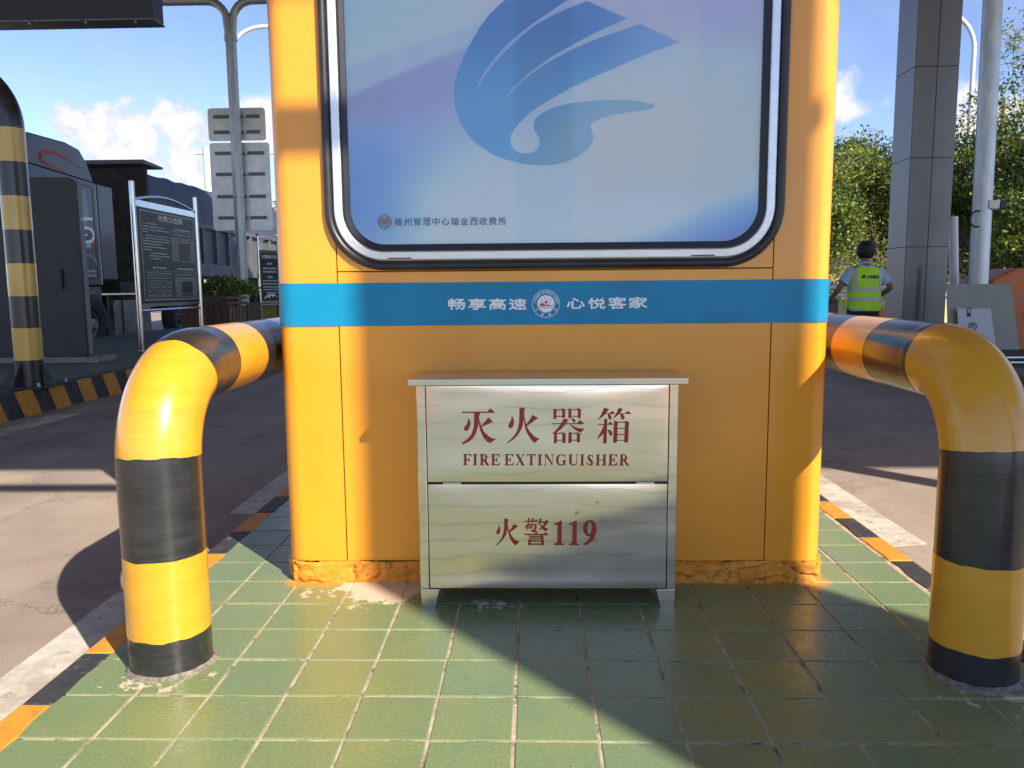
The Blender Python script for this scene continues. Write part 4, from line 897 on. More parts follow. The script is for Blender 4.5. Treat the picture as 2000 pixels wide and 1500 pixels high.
# bold roman capitals, drawn as stems, serifs and bowls in a box 0..w by 0..1 (v down)
def roman(ch, w):
    s = .22; P = []
    def stem(x, sw=.22, ser=.10, top=True, bot=True):
        P.append([(x, 0), (x + sw, 0), (x + sw, 1), (x, 1)])
        if top: P.append([(x - ser, 0), (x + sw + ser, 0), (x + sw + ser, .02), (x + sw, .075), (x, .075), (x - ser, .02)])
        if bot: P.append([(x - ser, 1), (x - ser, .98), (x, .925), (x + sw, .925), (x + sw + ser, .98), (x + sw + ser, 1)])
    def bowl(cx, cy2, rx, ry, t, thin, a0, a1, n=14):
        for i in range(n):
            A = R(a0 + (a1 - a0) * i / n); B = R(a0 + (a1 - a0) * (i + 1) / n)
            f = lambda a: (cx + rx * math.cos(a), cy2 + ry * math.sin(a)); g = lambda a: (cx + (rx - t) * math.cos(a), cy2 + (ry - thin) * math.sin(a))
            P.append([f(A), f(B), g(B), g(A)])
    if ch in 'FE':
        stem(.10)
        P.append([(.30, 0), (w, 0), (w + .01, .25), (w - .03, .25), (w - .08, .12), (w - .2, .05), (.30, .05)])
        P.append([(.30, .47), (.48, .46), (.57, .30), (.60, .30), (.60, .72), (.57, .72), (.48, .54), (.30, .53)])
        if ch == 'E': P.append([(.30, 1), (w - .01, 1), (w + .04, .72), (w - .01, .72), (w - .08, .87), (w - .22, .95), (.30, .95)])
    elif ch == 'I': stem(.10)
    elif ch == 'R':
        stem(.10); bowl(.45, .265, .27, .265, .20, .05, -90, 90)
        P.append([(.30, 0), (.46, 0), (.46, .05), (.30, .05)]); P.append([(.30, .48), (.46, .48), (.46, .53), (.30, .53)])
        P.append([(.34, .52), (.56, .50), (w - .06, .96), (w, .98), (w, 1), (w - .26, 1)])
    elif ch == 'X':
        P.append([(.06, .02), (.30, .02), (w - .05, .98), (w - .30, .98)]); P.append([(w - .17, .02), (w - .11, .02), (.17, .98), (.10, .98)])
        for a, b, z in ((0, .40, 0), (w - .32, w, 0), (0, .30, .965), (w - .42, w, .965)): P.append([(a, z), (b, z), (b, z + .035), (a, z + .035)])
    elif ch == 'T':
        stem(w / 2 - .11, top=False); P.append([(.02, 0), (w - .02, 0), (w, .25), (w - .04, .25), (w - .10, .10), (w - .22, .055), (.22, .055), (.10, .10), (.04, .25), (0, .25)])
    elif ch == 'N':
        P.append([(.12, .02), (.17, .02), (.17, .98), (.12, .98)]); P.append([(w - .17, .0), (w - .12, .0), (w - .12, 1), (w - .17, 1)]); P.append([(.02, 0), (.30, 0), (w - .12, .86), (w - .12, 1), (w - .17, 1), (.12, .12)])
        for a, b, z in ((.02, .27, .965), (w - .28, w, 0)): P.append([(a, z), (b, z), (b, z + .035), (a, z + .035)])
    elif ch == 'G':
        cx = .47; bowl(cx, .5, .46, .51, .24, .05, 55, 300, 20)
        P.append([(.70, .10), (w - .12, 0), (w - .09, 0), (w - .09, .30), (w - .13, .30), (w - .20, .16), (w - .32, .07), (.60, .06)])
        P.append([(w - .30, .58), (w - .08, .58), (w - .08, .93), (w - .30, .97)]); P.append([(w - .40, .55), (w, .55), (w, .585), (w - .40, .585)])
    elif ch == 'U':
        P.append([(.10, 0), (.33, 0), (.33, .72), (.10, .72)]); P.append([(w - .18, 0), (w - .12, 0), (w - .12, .70), (w - .18, .70)])
        for a, b in ((0, .43), (w - .30, w)): P.append([(a, 0), (b, 0), (b, .03), (a, .03)])
        n = 12; cx = (.10 + w - .12) / 2; rx = (w - .22) / 2
        for i in range(n):
            A = R(180 - 180 * i / n); B = R(180 - 180 * (i + 1) / n)
            def f(a): return (cx + rx * math.cos(a), .71 + .30 * math.sin(a))
            def g(a): t = .5 - .5 * math.cos(a); tt = .06 + (.23 - .06) * (.5 - .5 * math.cos(a)); return (cx + (rx - tt) * math.cos(a) , .71 + (.30 - .06 - .03 * t) * math.sin(a))
            P.append([f(A), f(B), g(B), g(A)])
    elif ch == 'S':
        pts = [(w - .12, .24), (w * .5 + .06, .05), (.20, .16), (.22, .34), (w * .5, .50), (w - .20, .66), (w - .17, .86), (w * .45, .955), (.08, .76)]
        wd = [.04, .06, .17, .22, .26, .22, .17, .06, .04]
        cur = []
        m = 5
        for i in range(len(pts) - 1):
            p0 = Vector(pts[max(i - 1, 0)]); p1 = Vector(pts[i]); p2 = Vector(pts[i + 1]); p3 = Vector(pts[min(i + 2, len(pts) - 1)])
            for k in range(m):
                t = k / m; q = .5 * ((2 * p1) + (p2 - p0) * t + (2 * p0 - 5 * p1 + 4 * p2 - p3) * t * t + (3 * p1 - p0 - 3 * p2 + p3) * t ** 3); cur.append((q, wd[i] + (wd[i + 1] - wd[i]) * t))
        cur.append((Vector(pts[-1]), wd[-1]))
        for i in range(len(cur) - 1):
            (a, wa), (b, wb) = cur[i], cur[i + 1]; d = (b - a).normalized(); nn = Vector((-d.y, d.x))
            P.append([tuple(a + nn * wa * .5), tuple(b + nn * wb * .5), tuple(b - nn * wb * .5), tuple(a - nn * wa * .5)])
        P.append([(w - .13, 0), (w - .08, 0), (w - .08, .30), (w - .12, .30)]); P.append([(.04, .70), (.08, .70), (.10, 1), (.05, 1)])
    elif ch == 'H':
        stem(.10); stem(w - .32); P.append([(.30, .47), (w - .30, .47), (w - .30, .53), (.30, .53)])
    return P
def roman_word(mb, items, ytop, ybot):
    h = ybot - ytop
    for ch, a, b in items:
        w = (b - a) / h
        put_glyph(mb, roman(ch, w), a, ytop, h, ly)
A_ = lambda v: 895 + v * .0875
B_ = lambda v: 1060 + v * .09
roman_word(m1, [('F', A_(105), A_(288)), ('I', A_(330), A_(438)), ('R', A_(483), A_(700)), ('E', A_(738), A_(932)), ('E', A_(1045), A_(1245)), ('X', A_(1290), A_(1508)), ('T', A_(1545), A_(1755)), ('I', A_(1792), A_(1900)),
                ('N', B_(50), B_(268)), ('G', B_(310), B_(538)), ('U', B_(580), B_(805)), ('I', B_(838), B_(944)), ('S', B_(978), B_(1142)), ('H', B_(1180), B_(1420)), ('E', B_(1458), B_(1650)), ('R', B_(1700), B_(1918))], 886.2, 907.2)
m1.build('lettering', 'red_ink', du); m2.build('lettering', 'red_ink', dl_)

# ================================================================== BENT PIPE BARRIERS
def pipe_barrier(cx, y0, cuts, label, y_end=5.35, rad=.110, H=.83, Rb=.25):
    root = thing('pipe_barrier', label, 'pipe barrier', (cx, y0, 0), 'bent pipe barriers beside the booth')
    Lv = H - Rb; La = Rb * math.pi / 2; Lh = (y_end - Rb) - (y0 + Rb); total = 2 * Lv + 2 * La + Lh
    def P(s):
        if s < Lv: return Vector((cx, y0, s)), Vector((0, 0, 1))
        s -= Lv
        if s < La: a = s / Rb; return Vector((cx, y0 + Rb - Rb * math.cos(a), Lv + Rb * math.sin(a))), Vector((0, math.sin(a), math.cos(a)))
        s -= La
        if s < Lh: return Vector((cx, y0 + Rb + s, H)), Vector((0, 1, 0))
        s -= Lh
        if s < La: a = s / Rb; return Vector((cx, y_end - Rb + Rb * math.sin(a), Lv + Rb * math.cos(a))), Vector((0, math.cos(a), -math.sin(a)))
        s -= La
        return Vector((cx, y_end, Lv - s)), Vector((0, 0, -1))
    cuts = [-.03] + cuts; 
    while cuts[-1] < total - .3: cuts.append(cuts[-1] + .27)
    cuts[-1] = total + .02
    n = 48; blk = True; xh = Vector((1, 0, 0))
    for ci, (a, b) in enumerate(zip(cuts[:-1], cuts[1:])):
        m = MB(); k = max(2, int((b - a) / .018)); vs = []
        for i in range(k + 1):
            for j in range(n):
                th = 2 * math.pi * j / n
                def wob(c, t): return .0040 * mnoise.noise(Vector((math.cos(t) * 2.2, math.sin(t) * 2.2, c * 9 + cx))) + .0016 * mnoise.noise(Vector((math.cos(t) * 9, math.sin(t) * 9, c * 5 + cx)))
                s = a + wob(a, th) + (b + wob(b, th) - a - wob(a, th)) * i / k
                if ci == 0 and i == 0: s = a
                c, d = P(max(s, -.03)) if s > 0 else (Vector((cx, y0, s)), Vector((0, 0, 1)))
                nv = d.cross(xh).normalized()
                rr = rad * (1 + .0018 * mnoise.noise(Vector((math.cos(th) * 2, math.sin(th) * 2, s * 6)))) + (0 if blk else .0007)
                # weld beads where straight pipe meets the elbows
                for ws in (Lv - .004, Lv + La + .012): rr += .0016 * math.exp(-((s - ws) / .006) ** 2)
                vs.append(c + xh * (rr * math.cos(th)) + nv * (rr * math.sin(th)))
        fs = [(i * n + j, (i + 1) * n + j, (i + 1) * n + (j + 1) % n, i * n + (j + 1) % n) for i in range(k) for j in range(n)]
        m.add(vs, fs).build('black_band' if blk else 'yellow_band', 'black' if blk else 'yellow', root, smooth=True, angle=60); blk = not blk
    # crumbled mortar collar at the foot
    m = MB()
    vs = []; nn = 140
    for j in range(nn):
        th = 2 * math.pi * j / nn; w = .010 + .022 * max(0, mnoise.noise(Vector((math.cos(th) * 1.5 + cx, math.sin(th) * 1.5, 3.3))) + .15) + .0015 * mnoise.noise(Vector((math.cos(th) * 7, math.sin(th) * 7, cx)))
        vs += [(cx + (rad + .001) * math.cos(th), y0 + (rad + .001) * math.sin(th), .012 + .004 * mnoise.noise(Vector((math.cos(th) * 3, math.sin(th) * 3, cx)))), (cx + (rad + w * .55) * math.cos(th), y0 + (rad + w * .55) * math.sin(th), .007 + .004 * mnoise.noise(Vector((math.cos(th) * 4, math.sin(th) * 4, cx + 4)))), (cx + (rad + w) * math.cos(th), y0 + (rad + w) * math.sin(th), .0005)]
    fs = []
    for j in range(nn):
        q = (j + 1) % nn; fs += [(3 * j, 3 * j + 1, 3 * q + 1, 3 * q), (3 * j + 1, 3 * j + 2, 3 * q + 2, 3 * q + 1)]
    m.add(vs, fs).build('mortar_collar', 'debris', root, smooth=True, angle=60)
    return root
pipe_barrier(-1.032, 2.100, [.105, .330, .603, .872, 1.075, 1.334, 1.60], 'sunlit yellow and black bent pipe barrier on the left of the booth')
pipe_barrier(1.198, 2.062, [.092, .327, .617, .965, 1.262, 1.535, 1.80], 'shaded yellow and black bent pipe barrier on the right of the booth')
# ================================================================== CANOPY (overhead, out of frame) and its steelwork
ZC = 7.5
cn = thing('toll_canopy', 'long flat canopy roof spanning the lanes overhead', 'canopy', (0, 6, ZC))
MB().box(-16, -3.165, ZC, 16, 17.4, ZC + .9).build('roof_slab', 'canopy', cn)
for k in range(5): MB().box(-16, -2.75 + k * 4.7, ZC - .25, 16, -2.55 + k * 4.7, ZC - .002).build('roof_beam', 'canopy', cn)
def clad_column(x0, y0, w, d, label, z_first, pitch, name='canopy_column', top=ZC - .26):
    root = thing(name, label, 'column', (x0 + w / 2, y0 + d / 2, .115), 'grey clad columns carrying the canopy')
    MB().box(x0 + .012, y0 + .012, -.13, x0 + w - .012, y0 + d - .012, top).build('core', 'clad_joint', root)
    zs = [-.12 if y0 < 0 else .116, z_first]
    while zs[-1] < top - .01: zs.append(min(top, zs[-1] + pitch))
    g_ = .005
    for a, b in zip(zs[:-1], zs[1:]):
        for i in range(2):
            xa = x0 + w * i / 2 + g_; xb = x0 + w * (i + 1) / 2 - g_
            MB().box(xa, y0, a + g_, xb, y0 + .011, b - g_).build('clad_panel', 'clad', root)
            MB().box(xa, y0 + d - .011, a + g_, xb, y0 + d, b - g_).build('clad_panel', 'clad', root)
        MB().box(x0, y0 + .0115, a + g_, x0 + .0115, y0 + d - .0115, b - g_).build('clad_panel', 'clad', root)
        MB().box(x0 + w - .0115, y0 + .0115, a + g_, x0 + w, y0 + d - .0115, b - g_).build('clad_panel', 'clad', root)
    return root
col = clad_column(5.17, 11.10, .585, .58, 'grey panelled canopy column behind the worker in the lime vest', .365, 1.195)
MB().tube([(5.385, 11.07, .12), (5.385, 11.07, 1.30)], .012, 8).build('conduit', 'stone', col)
clad_column(4.60, -3.287, .847, .847, 'grey panelled canopy column behind the viewpoint', .365, 1.195)
# gantry bar and a post on the sunny side
gb = thing('gantry_bar', 'square steel bar reaching across the lanes from the column behind the viewpoint', 'gantry bar', (0, -1.2, 5.5))
MB().box(-9, -1.525, 5.455, 4.595, -1.435, 5.545).build('bar', 'galv', gb)
for x in (-8.9, 4.50): MB().box(x - .04, -1.52, 5.546, x + .04, -1.44, 7.24).build('hanger', 'galv', gb)
gp2 = thing('lane_post', 'bare galvanised lane post on the island right of the viewpoint', 'post', (5.2, 1.42, .115))
MB().tube([(5.2, 1.42, .115), (5.2, 1.42, 2.6), (5.16, 1.46, 4.4)], .10, 16).build('pole', 'galv', gp2, smooth=True)
MB().box(5.02, 1.24, .116, 5.38, 1.60, .135).build('base_plate', 'galv', gp2)

# ================================================================== LEFT ISLAND
# tall striped barrier post
pb = thing('striped_post', 'tall black and yellow striped steel post bending over at its top', 'striped post', (-4.99, 7.62, .118))
def seg(name, m_, pts, r, n=32):
    return MB().tube(pts, r, n, cap=False).build(name, m_, pb, smooth=True)
cx_, cyy = -4.985, 7.62
zb = [.12, .385, .70, 1.01, 1.325, 1.645, 1.965, 2.285, 2.60]
for i in range(len(zb) - 1):
    blk = (i % 2 == 0)
    seg('black_band' if blk else 'yellow_band', 'black' if blk else 'yellow_film', [(cx_, cyy, zb[i]), (cx_, cyy, zb[i + 1])], .126 if blk else .1275)
Rk = .55
seg('black_band', 'black', [(cx_, cyy, 2.60)] + [(cx_ - Rk + Rk * math.cos(R(a)), cyy, 2.62 + Rk * math.sin(R(a))) for a in range(0, 91, 6)] + [(cx_ - Rk - 2.2, cyy, 2.62 + Rk)], .126)
MB().box(cx_ - .27, cyy - .27, .119, cx_ + .27, cyy + .27, .140).build('base_plate', 'black', pb, bevel=.003)
for k in range(4):
    c, s = (1, 0) if k % 2 == 0 else (0, 1); sg = 1 if k < 2 else -1
    m = MB(); t_ = .007
    A = [(.127, .141), (.262, .141), (.262, .175), (.127, .36)]
    if c: m.prism([(cx_ + sg * u, v) for u, v in (A if sg > 0 else A[::-1])], 'y', cyy - t_, cyy + t_)
    else: m.prism([(cyy + sg * u, v) for u, v in (A if sg > 0 else A[::-1])], 'x', cx_ - t_, cx_ + t_)
    m.build('gusset', 'black', pb)
for dx in (-.22, .22):
    for dy in (-.22, .22): MB().tube([(cx_ + dx, cyy + dy, .141), (cx_ + dx, cyy + dy, .175)], .013, 6).build('anchor_bolt', 'galv', pb)

# lane cabinet
cb = thing('lane_cabinet', 'large dark grey lane equipment cabinet with rounded edge behind the striped post', 'cabinet', (-6.8, 10.4, .118))
poly = [(-7.9, .20), (-5.89, .20)] + arc(-5.89, .24, .04, -90, 0, 3)[1:] + arc(-5.95, 2.40, .10, 0, 90, 6) + [(-7.9, 2.53)]
MB().prism(poly, 'y', 10.13, 10.19).build('door', 'dark_grey', cb, bevel=.006)
poly2 = [(x + .004 if x > -7 else x, z) for x, z in poly]
MB().prism(poly2, 'y', 10.192, 10.29).build('body', 'mid_grey', cb, bevel=.01)
MB().box(-8.0, 10.05, .118, -5.66, 10.52, .198).build('plinth', 'stone', cb, bevel=.008)
MB().box(-6.11, 10.10, 1.08, -6.085, 10.128, 1.34).build('handle', 'trim_black', cb, bevel=.004)
MB().tube([(-5.848, 10.24, 1.98), (-5.842, 10.24, 1.98)], .025, 12).build('lock', 'galv', cb)

# toll notice board
def board_thing(name, label, a, b, zt, zb_, ztop, posts_r, ball=False):
    A = Vector((*a, 0)); B = Vector((*b, 0)); d = (B - A).normalized(); L = (B - A).length; nrm = Vector((d.y, -d.x, 0))
    if nrm.x < 0: nrm = -nrm
    root = thing(name, label, 'notice board', (a[0], a[1], .118))
    for P in (A, B):
        MB().tube([P + Vector((0, 0, .118)), P + Vector((0, 0, zt))], posts_r, 14).build('post', 'inox', root, smooth=True)
        MB().tube([P + Vector((0, 0, .119)), P + Vector((0, 0, .128))], posts_r * 2.3, 16).build('foot_plate', 'inox', root)
        if ball:
            m = MB(); m.tube([P + Vector((0, 0, zt + .0)), P + Vector((0, 0, zt + .02)), P + Vector((0, 0, zt + .06)), P + Vector((0, 0, zt + .09)), P + Vector((0, 0, zt + .10))], [.015, .045, .055, .035, .01], 12); m.build('finial', 'galv', root, smooth=True)
    n = 10; rise = .12 if not ball else .22
    e0 = A + d * posts_r; e1 = B - d * posts_r
    MB().tube([e0.lerp(e1, i / n) + Vector((0, 0, zt - .26 + rise * math.sin(math.pi * i / n))) for i in range(n + 1)], posts_r * .55, 10).build('arched_rail', 'inox', root, smooth=True)
    for z in (zb_ - .06,): MB().tube([e0 + Vector((0, 0, z)), e1 + Vector((0, 0, z))], posts_r * .6, 10).build('rail', 'inox', root, smooth=True)
    m = MB(); q = [A + d * (posts_r + .006), B - d * (posts_r + .006)]
    def P3(u, v, o): p = A + d * u + nrm * o; return (p.x, p.y, v)
    u0, u1 = posts_r + .004, L - posts_r - .004
    m.hexa([P3(u0, zb_, .012), P3(u1, zb_, .012), P3(u1, zb_, -.012), P3(u0, zb_, -.012)][::-1], [P3(u0, ztop, .012), P3(u1, ztop, .012), P3(u1, ztop, -.012), P3(u0, ztop, -.012)][::-1])
    panel = m.build('panel', 'inox', root)
    m = MB(); m.hexa([P3(u0 + .03, zb_ + .05, .018), P3(u1 - .03, zb_ + .05, .018), P3(u1 - .03, zb_ + .05, .0125), P3(u0 + .03, zb_ + .05, .0125)][::-1], [P3(u0 + .03, ztop - .10, .018), P3(u1 - .03, ztop - .10, .018), P3(u1 - .03, ztop - .10, .0125), P3(u0 + .03, ztop - .10, .0125)][::-1])
    face = m.build('face', 'noticeboard', panel)
    return root, panel, (lambda u, v, o=.020: P3(u0 + u * (u1 - u0), zb_ + v * (ztop - zb_), o))
nb, pn, F = board_thing('notice_board', 'dark green toll notice board between two polished steel posts, nearer and larger one', (-6.05, 12.0), (-6.03, 14.2), 2.70, .80, 2.44, .042)
pr = MB()
def rect(mb, f, u0, v0, u1, v1, o=.0195): mb.add([f(u0, v0, o), f(u1, v0, o), f(u1, v1, o), f(u0, v1, o)], [(0, 1, 2, 3)])
fit_text(pr, '收费公告牌', .33, .74, .830, .895, lambda u, v: F(u, v, .0195), bold=.03, depth=(1, 0, 0))
def frame_rect(mb, f, u0, v0, u1, v1, t=.003):
    rect(mb, f, u0, v0, u1, v0 + t * 1.2); rect(mb, f, u0, v1 - t * 1.2, u1, v1); rect(mb, f, u0, v0 + t, u0 + t, v1 - t); rect(mb, f, u1 - t, v0 + t, u1, v1 - t)
frame_rect(pr, F, .05, .06, .95, .915, .004); frame_rect(pr, F, .062, .07, .938, .905, .002)
def line_row(mb, f, u0, u1, v, h, dash=.012, gap=.004, rnd=None):
    rr = random.Random(int(u0 * 997 + v * 8191)); u = u0
    while u < u1:
        w = dash * rr.uniform(.6, 1.3)
        if rr.random() > .07: rect(mb, f, u, v - h / 2 * rr.uniform(.7, 1), min(u + w, u1), v + h / 2 * rr.uniform(.7, 1))
        u += w + gap
for v, a, b in ((.795, .08, .32), (.765, .08, .42), (.738, .08, .50), (.712, .08, .16), (.682, .13, .50), (.655, .08, .50), (.628, .08, .50), (.600, .08, .36), (.572, .08, .46), (.545, .08, .20), (.515, .16, .44), (.488, .16, .48), (.462, .16, .34)):
    line_row(pr, F, a, b, v, .011)
for v, a, b in ((.775, .60, .88), (.375, .20, .42), (.375, .60, .90)): line_row(pr, F, a, b, v, .016)
def table(u0, u1, vs_, cols, o=.0195, hollow=None):
    for v in vs_:
        if hollow and vs_[2] > v > vs_[-1] + .03: rect(pr, F, u0, v - .0012, u0 + (u1 - u0) * .30, v + .0012); rect(pr, F, u1 - (u1 - u0) * .17, v - .0012, u1, v + .0012)
        else: rect(pr, F, u0, v - .0012, u1, v + .0012)
    for c in cols: rect(pr, F, u0 + (u1 - u0) * c - .001, vs_[-1], u0 + (u1 - u0) * c + .001, vs_[0])
    for i in range(len(vs_) - 1):
        v = (vs_[i] + vs_[i + 1]) / 2
        for a, b in zip(cols[:-1], cols[1:]):
            if hollow and a > .25 and b < .85 and i >= 3: continue
            line_row(pr, F, u0 + (u1 - u0) * (a + .03), u0 + (u1 - u0) * (b - .03), v, .009)
table(.53, .93, [.755, .69, .665, .64, .61, .58, .55, .52, .49, .455], [0, .15, .30, .83, 1], hollow=True)
table(.10, .50, [.345, .30, .25, .205, .165, .12, .09], [0, .18, .36, .50, .74, 1])
table(.55, .93, [.345, .29, .265, .24, .215, .19, .165, .14, .12, .09], [0, .17, .30, .83, 1], hollow=True)
pr.build('notice_lettering', 'print_white', pn, kind='stuff')
nb2, pn2, F2 = board_thing('notice_board', 'narrow service pledge board with ball topped posts beside the booth edge, farther one', (-8.08, 23.3), (-7.72, 24.0), 2.62, .66, 2.22, .03, ball=True)
p2 = MB(); fit_text(p2, '文明服务承诺', .10, .90, .84, .91, lambda u, v: F2(u, v, .0195), offset=.02)
for v, a, b, h in ((.745, .38, .66, .035), (.655, .15, .85, .03), (.59, .15, .85, .03), (.49, .38, .66, .035), (.42, .12, .92, .022), (.36, .12, .92, .022), (.30, .12, .92, .022), (.25, .12, .92, .022), (.19, .25, .85, .02)):
    u = a
    while u < b: rect(p2, F2, u, v - h / 2, u + .045, v + h / 2); u += .075
p2.flat([(.12, .07), (.22, .13), (.45, .17), (.7, .165), (.92, .10), (.70, .13), (.62, .10), (.52, .14), (.42, .08), (.30, .12), (.2, .08)][::-1], lambda u, v: F2(u, v, .0195))
p2.build('notice_lettering', 'print_white', pn2, kind='stuff')

# planter box with a shrub
def leaves(centers, counts, sig, size, seed, mats_w, name, parent, droop=.0, aspect=.42):
    """many leaf blades spread round cluster centres, one mesh"""
    g = np.random.default_rng(seed); C = np.repeat(np.array(centers), counts, axis=0); n = len(C)
    S = np.repeat(np.array(sig), counts) if np.ndim(sig) else np.full(n, sig)
    P = C + g.normal(size=(n, 3)) * S[:, None] * np.array([1, 1, .75])
    d = g.normal(size=(n, 3)); d[:, 2] -= droop; d /= np.linalg.norm(d, axis=1)[:, None]
    e = np.cross(d, g.normal(size=(n, 3))); e /= np.linalg.norm(e, axis=1)[:, None]
    L = size * g.uniform(.6, 1.35, n)[:, None]; W = L * aspect
    nn = np.cross(d, e)
    V = np.stack([P - d * L * .5, P + e * W * .5 + nn * W * .12, P + d * L * .5, P - e * W * .5 + nn * W * .12], axis=1).reshape(-1, 3)
    o0 = np.array(ORG.get(parent.name, (0, 0, 0))) if parent is not None else np.zeros(3)
    V = V - o0
    me = bpy.data.meshes.new(name); me.vertices.add(n * 4); me.vertices.foreach_set('co', V.astype(np.float32).ravel())
    me.loops.add(n * 4); me.loops.foreach_set('vertex_index', np.arange(n * 4, dtype=np.int32))
    me.polygons.add(n); me.polygons.foreach_set('loop_start', np.arange(0, n * 4, 4, dtype=np.int32)); me.polygons.foreach_set('loop_total', np.full(n, 4, dtype=np.int32))
    for m_ in mats_w: me.materials.append(MT[m_[0]])
    w = np.array([m_[1] for m_ in mats_w], float); w /= w.sum()
    # per-cluster tint tendency
    cl = np.repeat(g.uniform(-.25, .25, len(counts)) if not isinstance(counts, int) else g.uniform(-.25, .25, len(centers)), counts)
    q = np.clip(g.random(n) + cl, 0, .999)
    me.polygons.foreach_set('material_index', np.searchsorted(np.cumsum(w), q).clip(0, len(w) - 1).astype(np.int32))
    me.update(calc_edges=True); me.validate()
    o = bpy.data.objects.new(name, me); COL.objects.link(o)
    if parent is not None: o.parent = parent
    ORG[o.name] = tuple(o0); return o
pl = thing('planter_box', 'weathered wooden planter box holding a leafy shrub, behind the notice board', 'planter', (-6.1, 15.3, .118))
px0, px1, py0, py1 = -6.75, -5.46, 14.95, 15.75
k = 0; x = px0
while x < px1 - .35:
    MB().box(x + .004, py0 + .02, .13, x + .126, py0 + .045, .80).build('plank', 'wood', pl); x += .13
x = px1 - .34
while x < px1 - .02:
    MB().box(x + .004, py0 - .006, .13, x + .058, py0 + .018, .74).build('corner_slat', 'wood_pale', pl); x += .066
y = py0 + .06
while y < py1 - .05: MB().box(px1 - .03, y + .004, .13, px1 - .004, y + .126, .80).build('plank', 'wood', pl); y += .13
MB().box(px0, py0 + .05, .13, px1 - .04, py1, .74).build('soil', 'grass', pl)
for z, xx in ((.81, px1 + .03), (.905, px1 + .01)):
    MB().box(px0 - .02, py0 - .02, z - .03, px1 - .36, py0 + .03, z + .025).build('rail', 'wood', pl)
    MB().box(px1 - .355, py0 - .03, z - .03, xx, py0 + .03, z + .02).build('rail', 'wood_pale', pl)
g0 = random.Random(3); cs = []
for i in range(70):
    a = g0.uniform(0, 2 * math.pi); r_ = g0.uniform(0, 1) ** .5; cs.append((-6.10 + .66 * r_ * math.cos(a), 15.3 + .36 * r_ * math.sin(a), .98 + .24 * math.sqrt(max(0, 1 - r_ * r_)) * g0.uniform(.4, 1.1)))
leaves(cs, [34] * len(cs), .075, .085, 5, [('leaf_a', .45), ('leaf_b', .4), ('leaf_c', .15)], 'foliage', pl, aspect=.5)

# sign post with fork and the backs of two signs
spx, spy = -6.26, 17.0
sp_t = thing('sign_post', 'galvanised sign post forking at the top with backs of two grey road signs', 'sign post', (spx, spy, .118))
MB().tube([(spx, spy, .118), (spx, spy, 6.35)], .118, 8).build('pole', 'galv', sp_t, smooth=True, angle=30)
for sg, xe in ((-1, -13.5), (1, -3.2)):
    pts = [(spx + sg * .03, spy, 6.30), (spx + sg * .06, spy, 6.55)] + [(spx + sg * (.06 + .42 * (1 - math.cos(R(a)))), spy, 6.60 + .42 * math.sin(R(a))) for a in range(10, 91, 10)] + [(xe, spy, 7.05)]
    MB().tube(pts, .085, 12).build('arm', 'galv', sp_t, smooth=True)
MB().tube([(spx, spy, 6.22), (spx, spy, 6.34)], .135, 16).build('collar', 'galv', sp_t, smooth=True)
MB().box(spx - .22, spy - .22, .119, spx + .22, spy + .22, .14).build('base_plate', 'galv', sp_t)
for sg in (-1, 1): MB().prism([(spx + sg * .118, .141), (spx + sg * .21, .141), (spx + sg * .118, .42)][::(1 if sg > 0 else -1)], 'y', spy - .008, spy + .008).build('gusset', 'galv', sp_t)
def signback(x0, x1, z0, z1, rows, label):
    s_ = MB().prism(rrect(x0, z0, x1, z1, .07, 5), 'y', spy + .15, spy + .158).build('sign_panel', 'signback', sp_t, bevel=.003)
    for z in rows:
        MB().box(x0 + .12, spy + .128, z - .035, x1 - .12, spy + .149, z + .035).build('channel', 'galv_strip', s_)
        MB().tube([(spx, spy, z - .02), (spx, spy, z + .02)], .126, 12).build('clamp', 'galv', s_)
        MB().box(spx + .13, spy + .09, z - .03, spx + .20, spy + .127, z + .03).build('clamp_bolt', 'galv', s_)
signback(-6.90, -5.66, 4.22, 4.90, (4.72, 4.40), '')
signback(-6.90, -5.60, 2.33, 4.18, (3.96, 3.52, 3.05, 2.60), '')

# lane sign housing hung from the canopy
ls = thing('lane_sign_housing', 'dark lane sign housing hanging at the upper left corner', 'lane sign', (-7.5, 12.2, 5.6))
MB().box(-9.6, 12.0, 5.045, -5.56, 12.35, 5.75).build('housing', 'led_box', ls, bevel=.01)
MB().box(-9.6, 11.99, 5.02, -5.55, 12.36, 5.043).build('bottom_flange', 'galv_strip', ls)
for x in (-9.0, -6.2): MB().box(x - .04, 12.14, 5.751, x + .04, 12.22, 7.24).build('hanger', 'galv', ls)
for x in (-9.2, -8.2, -7.45, -6.6, -5.85): MB().tube([(x, 12.05, 5.0), (x, 12.05, 5.019)], .02, 6).build('bolt', 'galv', ls)

